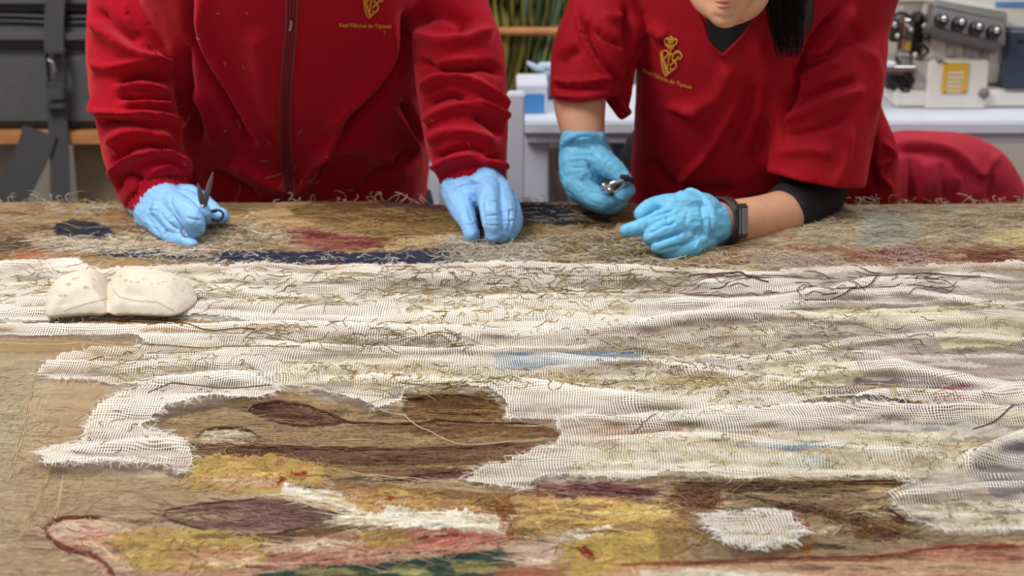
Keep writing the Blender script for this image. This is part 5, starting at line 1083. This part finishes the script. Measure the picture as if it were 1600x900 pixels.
sculpt(gr, [([(1385,226),(1440,224),(1490,234),(1520,260),(1535,280)], 7, 6), ([(1535,280),(1552,255),(1560,240)], 6, 5), ([(1395,235),(1450,238),(1490,250),(1512,285)], 7, -6), ([(1425,240),(1425,320)], 6, -7), ([(1448,250),(1445,320)], 7, 6), ([(1475,250),(1478,320)], 7, -6), ([(1500,270),(1505,320)], 7, 6), ([(1550,250),(1545,320)], 6, -5), ([(1400,240),(1398,320)], 7, 5)], .002, 20, 3, 1.5)
tag(gr, 'red work garment draped over the chair back at the right', 'garment')

# sewing machine
YM = 2.72
sm = thing('sewing_machine', 'cream overlock sewing machine with grey dial panel on the white table', 'sewing machine', (W(1500,180,YM).x, YM+.1, zt))
def mb(name, r, Y, dep, m, w=.004, par=None, seg=3): return bevelled(name, bx(*r, Y, dep), m, par or sm, w, seg)
def zfix(o): return o
zb = zt+.001
def on(x0_, y0_, x1_, Y, dep, name, m, w=.004):        # box that stands on the table
    a = W(x0_, y0_, Y); b = W(x1_, y0_, Y); return bevelled(name, box(((a.x+b.x)/2, Y+dep/2, (a.z+zb)/2), (b.x-a.x, dep, a.z-zb)), m, sm, w, 3)
on(1398, 140, 1640, YM, .20, 'base', M['cream'], .006)
mb('front_cover', (1452, 95, 1540, 172), YM-.006, .03, M['cream'], .004)
mb('arm', (1455, -90, 1650, 142), YM+.03, .17, M['cream'], .015)
mb('head_cover', (1395, -90, 1470, 10), YM+.04, .12, M['cream'], .01)
mb('looper_plate', (1380, 103, 1432, 112), YM-.02, .12, M['steel'], .002)
mb('looper_block', (1386, 118, 1428, 140), YM+.01, .08, M['dark_metal'], .003)
mb('side_plate', (1430, 95, 1462, 140), YM+.002, .06, M['cabinet'], .003)
mb('work_plate', (1385, 98, 1400, 106), YM-.03, .02, M['white_lam'], .002)
mb('presser_bar', (1414, 30, 1419, 84), YM+.03, .008, M['chrome'], .001)
mb('needle_bar', (1406, 20, 1410, 96), YM+.04, .006, M['chrome'], .001)
mb('presser_foot', (1404, 84, 1422, 100), YM+.02, .03, M['steel'], .002)
mb('thread_guard', (1394, 30, 1404, 66), YM+.035, .02, M['dark_metal'], .002)
mb('needle_clamp', (1430, 22, 1440, 90), YM+.04, .03, M['dark_metal'], .003)
mb('yellow_clip', (1414, 66, 1422, 79), YM+.022, .006, M['yellow'], .001)
for a, b, rr in ((1398,38,5),(1436,28,6),(1448,58,6),(1402,56,4),(1430,86,5),(1444,40,4),(1424,46,4)):
    link('screw', *tube([(*W(a, b, YM+.005), RP(rr, b, YM)), (*W(a, b, YM+.05), RP(rr, b, YM))], 12, 1, 'flat'), M['steel' if rr < 6 else 'dark_metal'], sm)
for ln, rr in (([(1395,26),(1410,20),(1432,32),(1440,22)], 3), ([(1400,90),(1412,110),(1424,128),(1432,120)], 2.5), ([(1440,70),(1450,80),(1436,92)], 3), ([(1390,122),(1404,134),(1416,144),(1424,130)], 3)):
    link('lever', *ch([(a, b, YM+.005, rr) for a, b in ln], 8), M['dark_metal'], sm)
def tilt_box(quad, Y0, thick, m, name, w=.003, par=None):     # slab between four seen corners
    P_ = [W(a, b, Y) for a, b, Y in quad]; n = (P_[1]-P_[0]).cross(P_[3]-P_[0]).normalized()
    if n.y < 0: n = -n
    V = P_+[p+n*thick for p in P_]; Fc = [(0,1,2,3), (7,6,5,4), (0,4,5,1), (1,5,6,2), (2,6,7,3), (3,7,4,0)]
    return bevelled(name, (V, Fc), m, par or sm, w, 2)
tp = tilt_box([(1458,8,YM-.005),(1573,32,YM-.005),(1571,72,YM-.025),(1456,42,YM-.025)], YM, .05, M['grey_enamel'], 'dial_panel')
tilt_box([(1460,-2,YM+.0),(1575,18,YM+.0),(1574,34,YM-.006),(1459,11,YM-.006)], YM, .04, M['steel'], 'panel_lid')
for a, b in ((1467,28),(1495,33),(1522,40),(1549,46)):
    c = W(a+3, b+4, YM-.02); dd = Vector((0, -1, .35)).normalized()
    dl = link('tension_dial', *tube([(*(c+dd*-.01), .0125), (*(c+dd*.006), .0125), (*(c+dd*.014), .010)], 20, 2, 'flat'), M['dark_metal'], sm)
    link('dial_cap', *tube([(*(c+dd*.012), .0052), (*(c+dd*.022), .005), (*(c+dd*.024), .002)], 14, 1, 'flat'), M['chrome'], dl)
lb = mb('warning_label', (1476, 99, 1509, 144), YM-.0075, .002, M['label'], 0)
mb('label_header', (1477, 100, 1508, 110), YM-.0085, .0015, M['yellow'], 0)
for k in range(4): bevelled('label_line', bx(1481, 116+k*7, 1504, 117.6+k*7, YM-.0085, .001), M['beige'], sm, 0)
for r in ((1475,98,1510,100), (1475,143,1510,145), (1475,98,1477.4,145), (1507.8,98,1510,145)): bevelled('label_border', bx(*r, YM-.009, .0015), M['yellow'], sm, 0)
link('oil_cap', *tube([(*W(1537,146,YM-.01), .009), (*W(1537,146,YM+.03), .011)], 16, 1, 'flat'), M['grey_enamel'], sm)
mb('control_panel', (1577, 47, 1660, 140), YM-.004, .04, M['navy'], .004)
mb('panel_button', (1590, 60, 1600, 66), YM-.007, .006, M['rubber'], .001)
for k in range(4): mb('cover_rib', (1482+k*27, 56+k*6, 1492+k*27, 90+k*4), YM+.022, .01, M['cabinet'], .003)
for k in range(2): bevelled('name_stripe', bx(1556, 3+k*5, 1640, 6+k*5, YM+.028, .002), M['blue'], sm, 0)
mb('cover_hinge', (1464, 93, 1474, 97), YM-.01, .01, M['steel'], .001)
# table clutter left of the bare-armed worker
bt = thing('box', 'white cardboard box with a bright blue side on the sewing table', 'box', (W(828,170,2.7).x, 2.75, zt))
c_ = bx(808, 133, 852, 180, 2.68, .1); za_ = W(0,133,2.68).z; xa, xb = W(807,150,2.68).x, W(856,150,2.68).x
bevelled('carton', box(((xa+xb)/2, 2.73, (zt+za_)/2), (xb-xa, .1, za_-zt)), M['white_lam'], bt, .002)
bevelled('blue_panel', bx(811, 147, 850, 176, 2.678, .003), M['blue'], bt, 0)
jg = thing('container', 'grey plastic container with pale lid beside the blue box', 'container', (W(875,150,2.75).x, 2.80, zt))
zj = W(0,118,2.78).z; xj0, xj1 = W(850,140,2.78).x, W(900,140,2.78).x
bevelled('tub', box(((xj0+xj1)/2, 2.84, (zt+zj)/2), (xj1-xj0, .1, zj-zt)), M['bluegrey'], jg, .006, 3)
link('lid', *join([ch([(846,104,2.80,7),(870,104,2.80,8),(900,104,2.80,8)], 12), ch([(826,99,2.79,3.5),(838,106,2.79,5),(850,112,2.80,5)], 10), ch([(848,114,2.80,6),(895,114,2.80,6)], 12)]), M['lightblue'], jg)
# yarn skeins on a rod
YS = 3.3
rk = thing('yarn_rack', 'wooden rod rack behind the workers from which green skeins hang', 'rack', (W(840,50,YS).x, YS, 0))
ra, rb_ = W(720,49,YS-.06), W(960,49,YS-.06)
link('rod', *tube([(ra.x, YS-.06, ra.z, .009), (rb_.x, YS-.06, ra.z, .009)], 12, 1, 'flat'), M['wood'], rk)
link('rod', *tube([(ra.x, YS, ra.z+.22, .009), (rb_.x, YS, ra.z+.22, .009)], 12, 1, 'flat'), M['wood'], rk)
for x in (ra.x, rb_.x): bevelled('upright', box((x, YS-.02, .75), (.03, .05, 1.5)), M['wood'], rk, .003)
names = [('olive green yarn skein hanging at the left of the rack', (122,116,62)), ('mossy yarn skein, second from the left on the rack', (112,104,56)), ('grey green yarn skein in the middle of the rack', (92,110,84)), ('dark green yarn skein, second from the right on the rack', (78,102,76)), ('deep olive yarn skein at the right end of the rack', (100,102,60))]
for i, (lbv, c) in enumerate(names):
    px = 764+i*33; n = 520; P = np.zeros((n, 10, 3)); bxx = W(px, 60, YS+.02).x
    off = np.clip(rng.normal(0, .026, (n, 2)), -.05, .05)
    for k in range(10):
        s = k/9; z = ra.z+.24-s*.62; sq = 1-.35*math.cos(s*9+i); P[:, k, 0] = bxx+off[:, 0]*sq*1.2+.004*np.sin(s*8+off[:, 1]*200); P[:, k, 1] = YS+.01+off[:, 1]*sq*.9; P[:, k, 2] = z+off[:, 1]*.3
    o = strand_mesh('yarn_skein', P, .0034, np.clip(np.repeat([lin(c)], n, 0)*rng.uniform(.8, 2.0, (n, 1)), 0, 1), None); del o['kind']; tag(o, lbv, 'yarn', 'skeins on the rack')
# left: bench with grey case
YB = 2.85
bn = thing('bench', 'pine bench carrying the big grey padded case at left', 'bench', (W(60,215,YB).x, YB+.2, 0))
zt2 = W(0,203,YB).z; zb2 = W(0,223,YB).z; xl, xr = W(-220,200,YB).x, W(330,200,YB).x
bevelled('bench_top', box(((xl+xr)/2, YB+.2, (zt2+zb2)/2), (xr-xl, .44, zt2-zb2)), M['wood'], bn, .003)
for x in (xl+.05, xr-.05):
    for y in (YB+.05, YB+.36): bevelled('leg', box((x, y, zb2/2), (.05, .05, zb2)), M['wood'], bn, .003)
bo = tag(bevelled('board', box((W(165,270,YB+.1).x, YB+.09, .42), (.11, .02, .84)), M['beige'], None, .002), 'beige board leaning under the pine bench', 'board')
wh = tag(bevelled('panel', box((W(-20,250,YB+.1).x, YB+.12, .40), (.12, .02, .80)), M['cabinet'], None, .002), 'pale panel under the bench at the far left', 'panel')
cs = thing('equipment_case', 'large grey padded equipment case with straps on the bench', 'case', (W(40,150,YB).x, YB+.1, zt2))
def case(y0_, y1_, name, bulge, dz=0):
    a = W(-240, y0_, YB-.01); b = W(330, y1_, YB-.01); return bevelled(name, box(((a.x+b.x)/2, YB+.16, (a.z+b.z)/2), (b.x-a.x, .34+bulge, a.z-b.z)), M['bag'], cs, .016, 4)
case(76, 202, 'lower_body', 0); case(38, 74, 'padded_rim', .02); case(-160, 20, 'upper_body', -.01)
case(20, 38, 'recess', -.06)
for yy, rr in ((24, 4), (33, 4)): link('piping', *ch([(-200,yy-2,YB-.005,rr),(0,yy,YB-.005,rr),(100,yy+3,YB-.005,rr),(200,yy,YB-.005,rr)], 8), M['rubber'], cs)
def strap(pts, wpx, name='strap', Y=YB-.03, par=cs):
    V = []; L = catmull(pts, 5); g = np.gradient(L, axis=0); g /= np.linalg.norm(g, axis=1)[:, None]
    for (a, b), (g0, g1) in zip(L, g):
        for sx, dy in ((-1, 0), (1, 0), (1, .004), (-1, .004)): V.append(W(a-g1*sx*wpx/2, b+g0*sx*wpx/2, Y)+Vector((0, dy, 0)))
    n = len(L); Fc = [(i*4+k, i*4+(k+1) % 4, (i+1)*4+(k+1) % 4, (i+1)*4+k) for i in range(n-1) for k in range(4)]+[(3,2,1,0), tuple((n-1)*4+k for k in range(4))]
    return link(name, V, Fc, M['webbing'], par, False)
strap([(88,-60),(86,0),(84,40),(84,80)], 30, Y=YB-.028)
strap([(86,138),(88,170),(92,230),(94,330),(94,430)], 30)
strap([(62,205),(50,240),(20,300),(-20,380)], 54, Y=YB-.036)
bk = bevelled('buckle', [bx(70, 78, 100, 84, YB-.045, .02), bx(70, 78, 75, 140, YB-.045, .02), bx(96, 78, 101, 140, YB-.045, .02), bx(70, 128, 101, 140, YB-.045, .02)], M['buckle'], cs, .002)
bevelled('buckle_tab', bx(72, 140, 99, 158, YB-.05, .014), M['webbing'], bk, .003); bevelled('buckle_bar', bx(70, 161, 101, 171, YB-.048, .012), M['buckle'], bk, .002)
link('buckle_hook', *ch([(76,94,YB-.05,2.5),(82,98,YB-.05,2.5),(86,112,YB-.05,3)], 8), M['steel'], bk)
